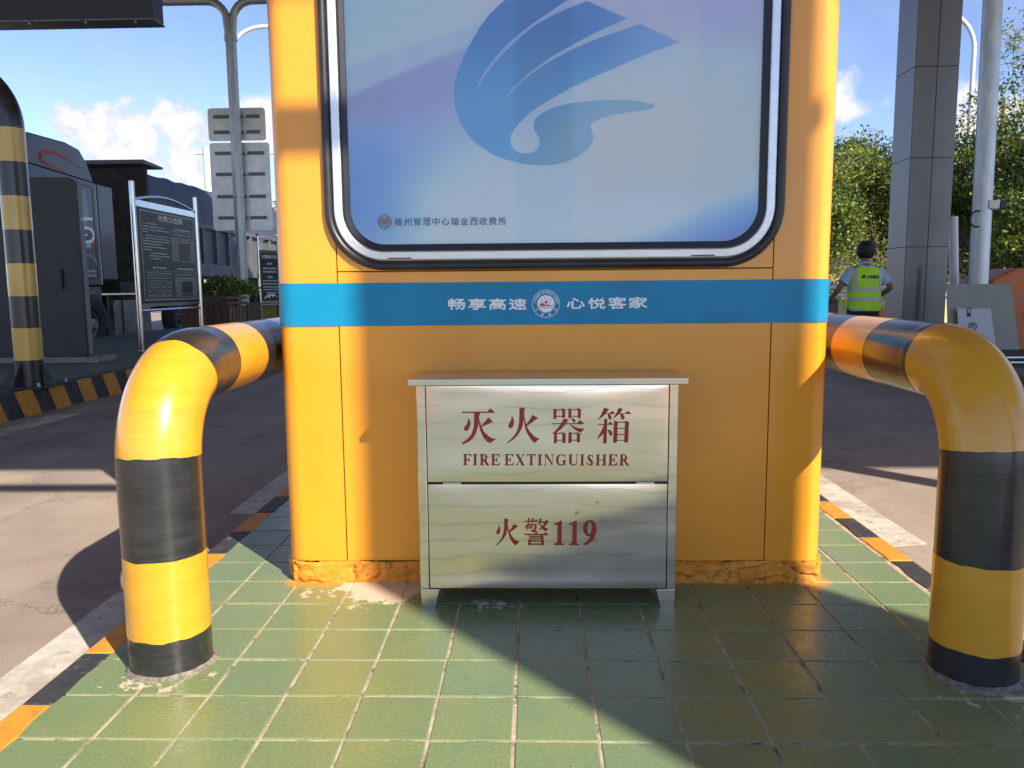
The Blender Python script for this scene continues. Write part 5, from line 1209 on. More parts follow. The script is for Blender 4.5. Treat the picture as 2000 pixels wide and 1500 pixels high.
# far white pole with cross bar, street lamp
wp = thing('traffic_pole', 'white pole with thin cross bar behind the grey road signs', 'pole', (-14.2, 35, -.13))
MB().tube([(-14.2, 35, -.13), (-14.2, 35, 7.25)], .17, 12).build('pole', 'lamp_white', wp, smooth=True)
MB().tube([(-14.75, 35, 7.0), (-11.0, 35, 6.97)], .06, 8).build('cross_bar', 'lamp_white', wp, smooth=True)
def street_lamp(x, y, h, dx, dz, label, r=.085):
    t_ = thing('street_lamp', label, 'street lamp', (x, y, -.13), 'white curved street lamps')
    n = 10; pts = [(x, y, -.13), (x, y, h * .6), (x, y, h)]
    for i in range(1, n + 1):
        a = R(90 * i / n); pts.append((x + dx * (1 - math.cos(a)), y, h + dz * math.sin(a)))
    pts.append((x + dx * 1.25, y, h + dz * 1.02))
    MB().tube(pts, [r * 1.3] + [r] * (len(pts) - 1), 10).build('post', 'lamp_white', t_, smooth=True)
    s_ = 1 if dx > 0 else -1; q = pts[-1]
    MB().hexa([(q[0], q[1] - .12, q[2] - .05), (q[0] + s_ * .6, q[1] - .15, q[2] - .04), (q[0] + s_ * .6, q[1] + .15, q[2] - .04), (q[0], q[1] + .12, q[2] - .05)][::s_], [(q[0], q[1] - .08, q[2] + .06), (q[0] + s_ * .6, q[1] - .08, q[2] + .05), (q[0] + s_ * .6, q[1] + .08, q[2] + .05), (q[0], q[1] + .08, q[2] + .06)][::s_]).build('lamp_head', 'galv', t_)
street_lamp(-14.72, 40, 12.6, 1.6, 1.25, 'white curved street lamp beyond the forked sign post', .10)
street_lamp(24.05, 45, 13.6, -1.9, 2.0, 'white curved street lamp between the canopy column and galvanised pole', .12)

# low yellow barrier behind the second board
yb = thing('yellow_barrier', 'low yellow concrete barrier behind the narrow pledge board', 'barrier', (-8.2, 25.6, .118))
MB().prism([(25.2, .118), (25.9, .118), (25.75, .97), (25.35, .97)], 'x', -9.0 + .15, -8.25).build('block', 'barrier_yellow', yb, bevel=.02)
MB().prism([(25.2, .118), (25.9, .118), (25.75, .97), (25.35, .97)], 'x', -8.22, -7.4).build('block', 'barrier_yellow', yb, bevel=.02)

# ================================================================== TRUCKS
def wheel(root, x, y, z, r, w=.30, sgn=1):
    m = MB(); prof = [(r * .56, 0), (r * .60, .02), (r * .93, .03), (r, -.03), (r, -w + .03), (r * .93, -w), (r * .5, -w)]
    n = 32; vs = []
    for a in range(n):
        t_ = 2 * math.pi * a / n
        for rr, o in prof: vs.append((x + sgn * o, y + rr * math.cos(t_), z + rr * math.sin(t_)))
    k = len(prof); fs = [(a * k + i, ((a + 1) % n) * k + i, ((a + 1) % n) * k + i + 1, a * k + i + 1) for a in range(n) for i in range(k - 1)]
    ty = thing('wheel', '', '', (0, 0, 0)); bpy.data.objects.remove(ty)
    w_ = m.add(vs, fs).build('wheel', 'tyre', root, smooth=True)
    m = MB(); prof = [(r * .56, -.01), (r * .50, -.05), (r * .42, -.10), (r * .22, -.04), (r * .20, .04), (r * .10, .05), (0.001, .05)]; vs = []
    for a in range(n):
        t_ = 2 * math.pi * a / n
        for rr, o in prof: vs.append((x + sgn * o, y + rr * math.cos(t_), z + rr * math.sin(t_)))
    k = len(prof); fs = [(a * k + i, ((a + 1) % n) * k + i, ((a + 1) % n) * k + i + 1, a * k + i + 1) for a in range(n) for i in range(k - 1)]
    m.add(vs, fs); m.build('rim', 'rim', w_, smooth=True)
    m = MB()
    for a in range(10):
        t_ = 2 * math.pi * a / 10; m.tube([(x + sgn * -.09, y + r * .34 * math.cos(t_), z + r * .34 * math.sin(t_)), (x + sgn * .0, y + r * .34 * math.cos(t_), z + r * .34 * math.sin(t_))], r * .05, 6)
    m.build('wheel_nut', 'trim_black', w_)
def tarp_bed(root, x0, x1, y0, y1, zlow, zside, ztop, m_tarp, m_side, seed, ribs):
    # side walls with ribs
    MB().box(x0, y0, zlow, x1, y1, zside).build('bed', m_side, root, bevel=.01)
    bedo = root.children[-1] if root.children else None
    for k in range(ribs):
        y = y0 + .12 + (y1 - y0 - .24) * k / (ribs - 1)
        MB().box(x1 + .001, y - .07, zlow + .32, x1 + .09, y + .07, zside - .10).build('rib', m_side, root, bevel=.008)
    MB().box(x1 + .001, y0, zside - .12, x1 + .10, y1, zside).build('top_rail', m_side, root, bevel=.008)
    MB().box(x1 + .001, y0, zlow, x1 + .10, y1, zlow + .33).build('lower_rail', m_side, root, bevel=.008)
    # tarpaulin draped over a heaped load
    nx, ny = 16, 60; vs = []
    for i in range(ny + 1):
        y = y0 + .05 + (y1 - y0 - .1) * i / ny
        bulge = .10 * mnoise.noise(Vector((y * .45, seed, 0))) + .05 * mnoise.noise(Vector((y * 1.3, seed, 3)))
        for j in range(nx + 1):
            u = j / nx; a = u * 2 - 1
            x = (x0 + x1) / 2 + (x1 - x0 + .16) / 2 * (abs(a) ** .55 * (1 if a > 0 else -1)) if abs(a) > .0 else (x0 + x1) / 2
            prof_ = 1 - max(0, (abs(a) - .55) / .45) ** 1.6
            z = zside - .10 + (ztop - zside + .10 + bulge) * prof_ + .03 * mnoise.noise(Vector((x * 2, y * 2.2, seed + 5)))
            x += .03 * mnoise.noise(Vector((y * 1.6, z * 1.2, seed + 9)))
            vs.append((x, y, z))
    fs = [(i * (nx + 1) + j, i * (nx + 1) + j + 1, (i + 1) * (nx + 1) + j + 1, (i + 1) * (nx + 1) + j) for i in range(ny) for j in range(nx)]
    fs += [tuple(range(nx + 1)), tuple(ny * (nx + 1) + j for j in range(nx, -1, -1))]
    MB().add(vs, fs).build('tarpaulin', m_tarp, root, smooth=True, angle=60)
tk = thing('dump_truck', 'dark grey dump truck with covered load in the lane beyond the left island', 'truck', (-10.1, 18, -.13))
TX = -8.9
cabp = [(13.15, .62), (16.26, .62), (16.26, 3.26), (16.02, 3.30), (13.05, 3.42), (12.98, 1.7)]
MB().prism([(13.0, 1.16), (16.24, 1.16), (16.22, 3.24), (13.10, 3.36), (12.98, 2.2)], 'x', TX - 2.45, TX).build('cab', 'truck', tk, bevel=.05, seg=3)
MB().prism([(13.18, 3.37), (16.20, 3.245), (15.98, 3.62), (15.75, 3.84), (15.3, 3.90), (14.2, 3.88), (13.6, 3.78)], 'x', TX - 2.35, TX - .03).build('roof_fairing', 'truck', tk, bevel=.06, seg=3)
MB().box(TX - .30, 16.28, 1.28, TX - .04, 16.90, 3.24).build('side_extender', 'truck', tk, bevel=.03)
d_ = MB(); dx = TX + .003
for (a, b, c, d) in ((15.02, 1.30, 15.05, 3.15), (16.02, 1.30, 16.05, 3.15), (15.05, 1.29, 16.02, 1.315), (15.05, 3.13, 16.02, 3.155), (15.05, 2.16, 16.02, 2.175)): d_.box(TX - .01, a, b, dx, c, d)
d_.build('door_gap', 'trim_black', tk)
MB().prism([(15.10, 2.25), (15.62, 2.25), (15.85, 2.55), (15.80, 3.05), (15.10, 3.08)], 'x', TX - .01, TX + .004).build('door_window', 'glass_dark', tk)
MB().prism([(13.8, 1.95), (14.95, 2.05), (14.95, 3.0), (13.7, 3.05)], 'x', TX - .01, TX + .004).build('door_window', 'glass_dark', tk)
def strip(mb, pts, w, x):
    for i in range(len(pts) - 1):
        a, b = Vector(pts[i]), Vector(pts[i + 1]); d = (b - a).normalized(); n_ = Vector((-d.y, d.x)); w0 = w[i] if isinstance(w, list) else w; w1 = w[i + 1] if isinstance(w, list) else w
        q = [a - n_ * w0 / 2, b - n_ * w1 / 2, b + n_ * w1 / 2, a + n_ * w0 / 2]; mb.add([(x, p.x, p.y) for p in q], [(0, 1, 2, 3)])
sw = MB(); strip(sw, [(15.75, 3.47), (15.3, 3.58), (14.9, 3.63), (14.6, 3.60), (14.42, 3.52), (14.45, 3.42), (14.7, 3.37), (15.2, 3.33)], [.01, .04, .06, .08, .09, .08, .06, .02], TX - .027)
sw.build('red_swoosh', 'red', tk)
lx = TX + .006; lo = MB()
strip(lo, [(15.96, 2.50), (15.52, 2.48), (15.50, 2.30)], .055, lx)
strip(lo, [(15.50, 2.30), (15.80, 2.31), (15.93, 2.27), (15.97, 2.17), (15.90, 2.06), (15.74, 2.03), (15.52, 2.03), (15.50, 2.15), (15.74, 2.17)], [.05, .06, .08, .10, .08, .06, .05, .04, .03], lx)
fit_text(lo, 'FAW', 15.48, 15.86, 1.90, 2.02, lambda u, v: (lx, u, v), offset=.02)
lo.build('white_logo', 'signback', tk)
lr = MB(); lr.add([(lx - .001, 15.86, 1.93), (lx - .001, 16.0, 1.98), (lx - .001, 16.0, 2.10), (lx - .001, 15.84, 2.04)], [(0, 1, 2, 3)]); lr.build('red_logo_mark', 'red', tk)
la = MB()
for i in range(8):
    a = R(165 - 150 * i / 7); cy2, cz2 = 15.74 + .26 * math.cos(a), 1.56 + .22 * math.sin(a); la.box(lx - .002, cy2 - .028, cz2 - .035, lx, cy2 + .028, cz2 - .012); la.box(lx - .002, cy2 - .022, cz2, lx, cy2 + .025, cz2 + .018); la.box(lx - .002, cy2 - .006, cz2 - .04, lx, cy2 + .006, cz2 + .03)
for j, z in enumerate((1.46, 1.37)):
    for i in range(9): la.box(lx - .002, 15.52 + i * .052, z - .03, lx, 15.555 + i * .052, z + .03 - (i % 3) * .015)
la.build('door_lettering', 'galv', tk)
MB().box(TX - .4, 13.3, .62, TX + .02, 16.1, 1.14).build('step_skirt', 'truck_low', tk, bevel=.03)
MB().box(TX + .021, 15.62, 1.00, TX + .028, 15.86, 1.05).build('side_reflector', 'orange_ref', tk)
wa = MB()      # wheel arch lip
strip(wa, [(15.55 + .66 * math.cos(R(a)), .38 + .62 * math.sin(R(a))) for a in range(-10, 191, 12)], .10, TX + .026); wa.build('wheel_arch', 'trim_black', tk)
wheel(tk, TX + .05, 15.55, .40, .53)
MB().box(TX - .25, 16.32, .10, TX - .02, 16.42, .95).build('mudguard', 'trim_black', tk)
m = MB(); m.prism([(16.62 + .0, .45)] + arc(16.72, .75, .1, 180, 90, 3) + arc(18.15, .75, .1, 90, 0, 3) + arc(18.15, .13, .12, 0, -90, 3) + arc(16.74, .13, .12, -90, -180, 3), 'x', TX - .62, TX - .04); m.build('fuel_tank', 'tank', tk, bevel=.03)
for y in (16.95, 17.75): MB().box(TX - .05, y, .0, TX - .025, y + .05, .86).build('tank_strap', 'trim_black', tk)
MB().box(TX - 2.3, 13.2, .55, TX - .5, 29.3, .95).build('chassis', 'chassis', tk)
MB().box(TX - 2.45, 16.95, 1.0, TX - .04, 18.38, 1.25).build('crossmember', 'chassis', tk)
MB().box(TX - 2.45, 18.33, 1.26, TX + .0, 18.44, 3.88).build('headboard', 'chassis', tk)
MB().prism([(17.95, 3.90), (18.9, 3.90), (18.9, 3.95), (17.95, 3.99)], 'x', TX - 2.5, TX + .16).build('canopy_lip', 'truck_bed', tk)
tarp_bed(tk, TX - 2.5, TX - .02, 18.45, 28.6, 1.42, 2.82, 3.86, 'tarp', 'truck_bed', 2.0, 12)
for y in (19.75, 21.05, 25.6, 26.95): wheel(tk, TX + .02, y, .40, .53)
for y in (25.6, 26.95):
    wa = MB(); strip(wa, [(y + .62 * math.cos(R(a)), .42 + .60 * math.sin(R(a))) for a in range(10, 171, 12)], .09, TX + .06); wa.build('mudguard', 'truck_bed', tk)
tk2 = thing('dump_truck', 'beige tarpaulin covered truck queuing farther back behind the grey dump truck', 'truck', (-10.1, 33, -.13))
tarp_bed(tk2, TX - 2.5, TX - .02, 31.5, 40.0, 1.35, 2.55, 4.05, 'tarp2', 'truck_bed2' if 'truck_bed2' in MT else 'signback', 7.0, 9)
MB().box(TX - 2.4, 29.6, .75, TX - .05, 31.3, 3.5).build('cab', 'truck_low', tk2, bevel=.06)
MB().box(TX - 2.2, 29.8, .5, TX - .5, 40, .9).build('chassis', 'chassis', tk2)
for y in (30.3, 34, 37.5, 38.8): wheel(tk2, TX + .02, y, .40, .53)

# ================================================================== RIGHT ISLAND
gpx, gpy = 5.735, 10.3
gpo = thing('camera_pole', 'thick galvanised pole carrying a surveillance camera, right of the canopy column', 'pole', (gpx, gpy, .118))
MB().tube([(gpx + .012, gpy, .118), (gpx - .02, gpy, 3.0), (gpx - .07, gpy, 7.2)], [.117, .112, .105], 20).build('pole', 'galv', gpo, smooth=True)
MB().tube([(gpx, gpy, .119), (gpx, gpy, .14)], .22, 20).build('base_plate', 'galv', gpo)
sc_ = thing('surveillance_camera', 'white box surveillance camera with black front on the galvanised pole', 'camera', (5.85, 10.28, 2.04))
MB().hexa([(5.74, 10.17, 1.985), (5.87, 10.17, 1.975), (5.87, 10.30, 1.975), (5.74, 10.30, 1.985)], [(5.74, 10.17, 2.085), (5.88, 10.17, 2.095), (5.88, 10.30, 2.095), (5.74, 10.30, 2.085)]).build('housing', 'cctv', sc_, bevel=.01)
MB().hexa([(5.871, 10.165, 1.965), (5.965, 10.175, 1.985), (5.965, 10.295, 1.985), (5.871, 10.305, 1.965)], [(5.881, 10.165, 2.095), (5.975, 10.175, 2.075), (5.975, 10.295, 2.075), (5.881, 10.305, 2.095)]).build('hood', 'trim_black', sc_, bevel=.015)
MB().tube([(gpx + .09, gpy, 2.03), (5.80, 10.25, 2.03)], .018, 8).build('bracket', 'galv', sc_)
cl = MB().tube([(5.625 - .085 * math.sin(R(a)) * 1.0, 10.22, 1.86 + .10 * math.cos(R(a))) for a in range(0, 360, 18)], .011, 8, close=True)
o = cl.build('cable_coil', 'trim_black', None, smooth=True, org=(5.6, 10.22, 1.86)); tag(o, 'coil of black cable hanging on the galvanised pole', 'cable')
sl = thing('slim_post', 'slim white post half hidden by leaves behind the galvanised pole', 'post', (6.62, 12.5, .118))
MB().tube([(6.66, 12.5, .118), (6.52, 12.5, 2.08)], .065, 10).build('post', 'lamp_white', sl, smooth=True)
# stacked sheets, leaning boards
g1 = random.Random(5)
for k in range(5):
    z = .121 + k * .030; m = MB(); dx = g1.uniform(-.05, .05); dy = g1.uniform(-.04, .04)
    m.box(5.02 + dx, 8.95 + dy, z, 6.55 + dx, 9.62 + dy, z + .018); o = m.build('cladding_sheet', 'signback' if k % 2 else 'trim_black', None, org=(5.8, 9.3, z))
    tag(o, ['black edged cladding sheet at the very bottom of the stack', 'pale cladding sheet lying second in the stack', 'black edged cladding sheet in the middle of the stack', 'pale cladding sheet lying just under the top one', 'dark cladding sheet on top of the stack under the boards'][k], 'sheet')
bd = MB().hexa([(4.99, 9.50, .262), (5.83, 9.50, .262), (5.83, 9.512, .262), (4.99, 9.512, .262)], [(4.975, 9.60, 1.05), (5.735, 9.60, 1.045), (5.735, 9.612, 1.045), (4.975, 9.612, 1.05)]).build('grey_board', 'board_grey', None, org=(5.4, 9.55, .262))
tag(bd, 'large grey board leaning upright on the stack of sheets', 'board')
sh = thing('small_sheet', 'pale blue sheet with dark printed marks leaning on the grey board', 'sheet', (5.25, 9.47, .262))
SF = lambda u, v, o=0: (u, 9.440 + (v - .262) * .12 - o, v)
MB().hexa([SF(5.09, .262, .005), SF(5.52, .262, .005), SF(5.52, .262), SF(5.09, .262)], [SF(5.06, .762, .005), SF(5.455, .752, .005), SF(5.455, .752), SF(5.06, .762)]).build('sheet', 'sheet_white', sh)
m = MB(); m.add([SF(5.17, .66, .007), SF(5.22, .66, .007), SF(5.22, .762, .007), SF(5.17, .762, .007)], [(0, 1, 2, 3)])
vs = []; 
for i in range(25):
    a = R(15 * i); vs += [SF(5.24 + .052 * math.cos(a), .545 + .052 * math.sin(a), .007), SF(5.24 + .040 * math.cos(a), .545 + .040 * math.sin(a), .007)]
m.add(vs, [(2 * i, 2 * i + 1, 2 * i + 3, 2 * i + 2) for i in range(24)])
for a, b, c, d in ((5.215, .525, 5.225, .565), (5.235, .525, 5.245, .575), (5.215, .565, 5.265, .575), (5.255, .525, 5.265, .565)): m.add([SF(a, b, .007), SF(c, b, .007), SF(c, d, .007), SF(a, d, .007)], [(0, 1, 2, 3)])
m.build('printed_marks', 'trim_black', sh)
m = MB()
for a, b, c, d in ((5.182, .71, 5.208, .718), (5.182, .728, 5.208, .736), (5.182, .742, 5.208, .748)): m.add([SF(a, b, .0078), SF(c, b, .0078), SF(c, d, .0078), SF(a, d, .0078)], [(0, 1, 2, 3)])
m.build('printed_lines', 'print_white', sh)
oc = thing('crash_bollard', 'orange plastic crash barrier with chamfered top at the right edge', 'crash barrier', (6.9, 11.0, .118))
MB().prism([(6.12, .119), (8.0, .119), (8.0, 1.25), (6.42, 1.25), (6.12, 1.10)], 'y', 10.65, 11.5).build('shell', 'orange_crash', oc, bevel=.03)
MB().tube([(6.72, 10.64, .62), (6.72, 10.60, .62)], .13, 16).build('socket', 'trim_black', oc)
dm = MB().tube([(6.03, 10.95, .119), (6.03, 10.95, 1.09)], .075, 14).build('short_post', 'stone', None, smooth=True, org=(6.03, 10.95, .119)); tag(dm, 'short grey post beside the orange crash barrier', 'post')

# guard rail, low painted wall, red roadside board
gr = thing('guard_rail', 'pale blue steel guard rail behind the worker', 'guard rail', (10, 20, -.13))
for z in (.80, 1.0):
    MB().prism([(20.0, z - .06), (20.04, z - .03), (20.04, z + .03), (20.0, z + .06), (20.06, z + .06), (20.07, z - .06)][::-1], 'x', 6.0, 17.0).build('rail', 'rail_blue', gr, bevel=.005)
for k in range(6): MB().box(6.4 + k * 2, 20.08, -.13, 6.52 + k * 2, 20.2, 1.02).build('post', 'galv', gr)
cw = thing('low_wall', 'low cream and orange painted wall below the guard rail', 'wall', (10, 19, -.13))
MB().box(5.6, 18.8, -.13, 16.0, 19.1, .62).build('wall', 'wall_cream', cw, bevel=.01)
m = MB(); m.flat([(8.12 + .62 * math.cos(R(a)), .10 + .42 * math.sin(R(a))) for a in range(0, 181, 12)], lambda u, v: (u, 18.795, v)); m.build('orange_arch', 'orange_crash', cw)
rb = thing('red_roadside_board', 'faded red roadside board with pale lettering beyond the guard rail', 'billboard', (12, 30, -.1))
MB().box(10.5, 30, .75, 16.5, 30.08, 1.42).build('panel', 'billboard_red', rb)
for x in (10.8, 13.5, 16.2): MB().box(x - .05, 30.09, -.1, x + .05, 30.19, 1.4).build('post', 'stone', rb)
m = MB(); 
for k in range(26):
    x = 10.7 + k * .22; m.box(x, 29.994, .98, x + .13, 29.998, 1.06); m.box(x + .04, 29.994, 1.10, x + .09, 29.998, 1.28)
    m.box(x, 29.994, 1.12, x + .14, 29.998, 1.15)
m.build('board_lettering', 'print_white', rb)
# ================================================================== WORKER
def worker():
    X, Y, G = 4.33, 10.4, -.13
    root = thing('person', 'person seen from behind in lime reflective vest, light blue shirt and dark trousers', 'person', (X, Y, G))
    def bz(pts, rad, edges, name, m_, sub=2, root_i=0):
        me = bpy.data.meshes.new(name); me.from_pydata([(x, y, z) for x, y, z in pts], edges, []); me.materials.append(MT[m_])
        o = bpy.data.objects.new(name, me); COL.objects.link(o); o.parent = root; ORG[o.name] = ORG[root.name]
        md = o.modifiers.new('skin', 'SKIN'); md.use_smooth_shade = True
        sv = me.skin_vertices[0].data
        for i, r_ in enumerate(rad): sv[i].radius = r_ if isinstance(r_, tuple) else (r_, r_); sv[i].use_root = (i == root_i)
        s2 = o.modifiers.new('sub', 'SUBSURF'); s2.levels = sub; s2.render_levels = sub
        return o
    # coordinates relative to the feet; the worker looks away from us (+Y)
    P = []; Rr = []; E = []
    def add(p, r, par=None):
        P.append(p); Rr.append(r)
        if par is not None: E.append((par, len(P) - 1))
        return len(P) - 1
    pel = add((0, 0, .92), (.155, .115)); ab = add((0, .0, 1.08), (.145, .10), pel); ch = add((0, -.01, 1.27), (.165, .11), ab); ne = add((0, -.005, 1.43), .075, ch)
    nk = add((0, .005, 1.50), .056, ne); hd = add((0, .012, 1.56), (.070, .082), nk); h2 = add((0, .012, 1.63), (.074, .094), hd); h3 = add((0, .008, 1.69), (.055, .070), h2)
    hands = []
    for s in (-1, 1):
        sh = add((s * .165, -.005, 1.385), .058, ch)
        if s < 0: el = add((-.335, -.02, 1.125), .043, sh); wr = add((-.385, .14, .985), .030, el); hn = add((-.375, .22, .955), (.040, .024), wr)
        else: el = add((.335, -.04, 1.135), .043, sh); wr = add((.225, .10, 1.02), .030, el); hn = add((.165, .165, 1.00), (.040, .024), wr)
        um = (Vector(P[sh]) + Vector(P[el])) / 2
        hands.append((Vector(P[hn]), (Vector(P[hn]) - Vector(P[wr])).normalized(), s))
        hip = add((s * .095, 0, .86), .092, pel); kn = add((s * .115, .015, .49), .060, hip); an = add((s * .125, -.02, .09), .042, kn); ft = add((s * .14, .13, .035), (.045, .03), an)
    body = bz(P, Rr, E, 'body', 'skin')
    # fingers: five short tapered chains rooted in each palm
    for c, d, s in hands:
        side = d.cross(Vector((0, 0, 1))).normalized(); dn = d.cross(side).normalized()
        m = MB()
        for k, (off, L) in enumerate(((-.028, .062), (-.010, .074), (.008, .070), (.026, .056))):
            b0 = c + side * off + d * .008; m.tube([b0, b0 + d * L * .5 + Vector((0, 0, -.006)), b0 + d * L * .8 + Vector((0, 0, -.028)), b0 + d * L * .85 + Vector((0, 0, -.05))], [.010, .0095, .0085, .006], 8)
        b0 = c - side * .034 * s; m.tube([b0 - d * .02, b0 - side * .02 * s + d * .02, b0 - side * .022 * s + d * .05 + Vector((0, 0, -.02))], [.012, .011, .007], 8)
        mm = MB(); mm.v = [(x + X, y + Y, z + G) for x, y, z in m.v]; mm.f = m.f; mm.mi = m.mi; mm.build('fingers', 'skin', root, smooth=True)
    def W(mb): mb.v = [(x + X, y + Y, z + G) for x, y, z in mb.v]; return mb
    # hair with a slightly ragged outline, ears
    vs = []; nu, nv = 28, 18
    for i in range(nv + 1):
        for j in range(nu):
            a = 2 * math.pi * j / nu; b = math.pi * i / nv
            front = max(0, math.sin(a)); k = 1.03 + .08 * mnoise.noise(Vector((math.cos(a) * 3, math.sin(a) * 3, b * 3))) + .08 * mnoise.noise(Vector((math.cos(a) * 9, math.sin(a) * 9, b * 8)))
            z = math.cos(b) * .118; z = max(z, -.098 + .06 * front + .012 * mnoise.noise(Vector((a * 3, 1, 0))))
            rx, ry = .108 * math.sin(b) ** .8, .118 * math.sin(b) ** .8
            vs.append((rx * math.cos(a) * k, .004 + ry * math.sin(a) * k * (.8 if front else 1), 1.620 + z * k))
    fs = [(i * nu + j, (i + 1) * nu + j, (i + 1) * nu + (j + 1) % nu, i * nu + (j + 1) % nu) for i in range(nv) for j in range(nu)]
    W(MB().add(vs, fs)).build('hair', 'hair', root, smooth=True, angle=70)
    for s in (-1, 1):
        W(MB().loft([[(s * (.082 + .012 * q), .012 + (.026 - .008 * q) * math.cos(R(a)) * .7, 1.60 + (.034 - .006 * q) * math.sin(R(a))) for a in range(0, 360, 30)] for q in (0, 1)])).build('ear', 'skin', root, smooth=True)
    # face (turned away): nose, mouth, eyes
    W(MB().loft([[(.012 * math.cos(R(a)) * q, .092 + .02 * (1 - q) + .0, 1.585 + .03 * math.sin(R(a)) * q) for a in range(0, 360, 45)] for q in (1, .6, .1)])).build('nose', 'skin', root, smooth=True)
    for s in (-1, 1): W(MB().loft([[(s * .030 + .013 * math.cos(R(a)) * q, .088 + .006 * (1 - q), 1.622 + .006 * math.sin(R(a)) * q) for a in range(0, 360, 45)] for q in (1, .3)])).build('eye', 'trim_black', root)
    W(MB().box(-.022, .086, 1.543, .022, .094, 1.550)).build('mouth', 'billboard_red', root)
    # torso shell: half widths and depths by height
    sec = [(.735, .205, .145), (.80, .204, .145), (.88, .206, .146), (.98, .204, .142), (1.08, .204, .138), (1.18, .208, .138), (1.28, .214, .136), (1.34, .210, .126), (1.385, .186, .107), (1.42, .120, .087), (1.445, .080, .070)]
    def at(z):
        for a, b in zip(sec[:-1], sec[1:]):
            if a[0] <= z <= b[0]:
                t = (z - a[0]) / (b[0] - a[0]); return a[1] + (b[1] - a[1]) * t, a[2] + (b[2] - a[2]) * t
        return sec[-1][1:] if z > sec[-1][0] else sec[0][1:]
    def pt(a, z, off=0):
        rx, ry = at(z); w = .010 * mnoise.noise(Vector((math.cos(a) * 3, math.sin(a) * 3, z * 7))) * (1.6 - z)
        c = math.cos(a); s = math.sin(a); e = 2 / 2.6
        return ((rx + off + w) * abs(c) ** e * (1 if c > 0 else -1), -.004 + (ry + off + w) * abs(s) ** e * (1 if s > 0 else -1), z)
    n = 40
    zs = [.84 + (1.432 - .84) * i / 22 for i in range(23)]
    W(MB().loft([[pt(2 * math.pi * j / n, z, -.010) for j in range(n)] for z in zs])).build('shirt', 'shirt', root, smooth=True)
    zs = [.855 + (1.40 - .855) * i / 26 for i in range(27)]
    rings = []
    for i, z in enumerate(zs):
        ring = []
        for j in range(n):
            a = 2 * math.pi * j / n; p = pt(a, z, .002)
            if i == 0: p = (p[0], p[1], z + .014 * math.sin(a * 2 + .6))
            if z > 1.20:      # arm holes cut in towards the shoulders
                lim = .210 - max(0, (z - 1.22)) * .14 if z < 1.36 else .190 - (z - 1.36) * .9
                p = (max(-lim, min(lim, p[0])), p[1], p[2])
            ring.append(p)
        rings.append(ring)
    vest = W(MB().loft(rings, cap=False)).build('vest', 'vest', root, smooth=True, angle=70)
    def bandring(z0, z1):
        return W(MB().loft([[pt(2 * math.pi * j / n, z, .0055) for j in range(n)] for z in (z0, (z0 + z1) / 2, z1)], cap=False))
    bandring(1.095, 1.150).build('reflective_strip', 'reflective', vest, smooth=True); bandring(.965, 1.018).build('reflective_strip', 'reflective', vest, smooth=True)
    def back_y(x, z, off):
        rx, ry = at(z); t = min(.999, abs(x) / (rx + .004)); return -.004 - (ry + off) * (1 - t ** 2.6) ** (1 / 2.6)
    for s in (-1, 1):
        vs = []; k = 12
        for i in range(k + 1):
            z = 1.151 + (1.385 - 1.151) * i / k
            for x in (s * (.135 + .010 * (z - 1.03) * 3), s * (.182 + .004 * i / k)): 
                lim = .198 if z < 1.3 else .186; x = max(-lim, min(lim, x)); vs.append((x, back_y(x, z, .0075) , z))
        fs = [(2 * i, 2 * i + 1, 2 * i + 3, 2 * i + 2) if s > 0 else (2 * i + 1, 2 * i, 2 * i + 2, 2 * i + 3) for i in range(k)]
        W(MB().add(vs, fs)).build('reflective_strip', 'reflective', vest, smooth=True)
    m = MB(); tm = MB(); fit_text(tm, '江西高速', -.030, .128, 1.255, 1.300, lambda u, v: (u, 0, v), bold=.05)
    m.add([(x, back_y(x, z, .0065) - .002, z - .012 * x) for x, y, z in tm.v], tm.f)
    vs = [(-.068, back_y(-.068, 1.280, .0065) - .002, 1.280)] + [(-.068 + .024 * math.cos(R(a)), back_y(-.068, 1.280, .0065) - .002, 1.280 + .024 * math.sin(R(a))) for a in range(0, 360, 20)]
    m.add(vs, [(0, i + 1, (i + 1) % 18 + 1) for i in range(18)])
    W(m).build('vest_lettering', 'dark_print', vest)
    # collar, sleeves
    W(MB().loft([[(.070 * math.cos(a) * q, .0 + .066 * math.sin(a) * q, z) for a in [2 * math.pi * j / 24 for j in range(24)]] for q, z in ((1.18, 1.425), (1.05, 1.455), (1.0, 1.475), (.93, 1.47))], cap=False)).build('collar', 'shirt', root, smooth=True)
    for s in (-1, 1):
        ex = -.335 if s < 0 else .335; a = Vector((s * .150, -.005, 1.375)); b = Vector((ex, -.03, 1.13)); q = a.lerp(b, .72)
        W(MB().tube([a, a.lerp(b, .25), a.lerp(b, .5), q, q + (b - a) * .0], [.070, .070, .069, .073, .066], 18, cap=False)).build('sleeve', 'shirt', root, smooth=True)
    # trousers, shoes
    for s in (-1, 1):
        W(MB().tube([(s * .085, 0, .90), (s * .098, .0, .78), (s * .108, .01, .52), (s * .118, .0, .30), (s * .125, -.012, .06)], [.112, .108, .083, .074, .072], 18)).build('trouser_leg', 'trousers', root, smooth=True)
        W(MB().loft([[(s * .13 + .045 * math.cos(a) * q, .05 + .13 * math.sin(a) * q, z) for a in [2 * math.pi * j / 18 for j in range(18)]] for q, z in ((1, .0), (1.02, .03), (.85, .07), (.45, .10))])).build('shoe', 'trim_black', root, smooth=True)
    W(MB().loft([[(rx * math.cos(a), ry * math.sin(a), z) for a in [2 * math.pi * j / 24 for j in range(24)]] for rx, ry, z in ((.175, .12, .80), (.182, .126, .88), (.176, .122, .96))])).build('waistband', 'trousers', root, smooth=True)
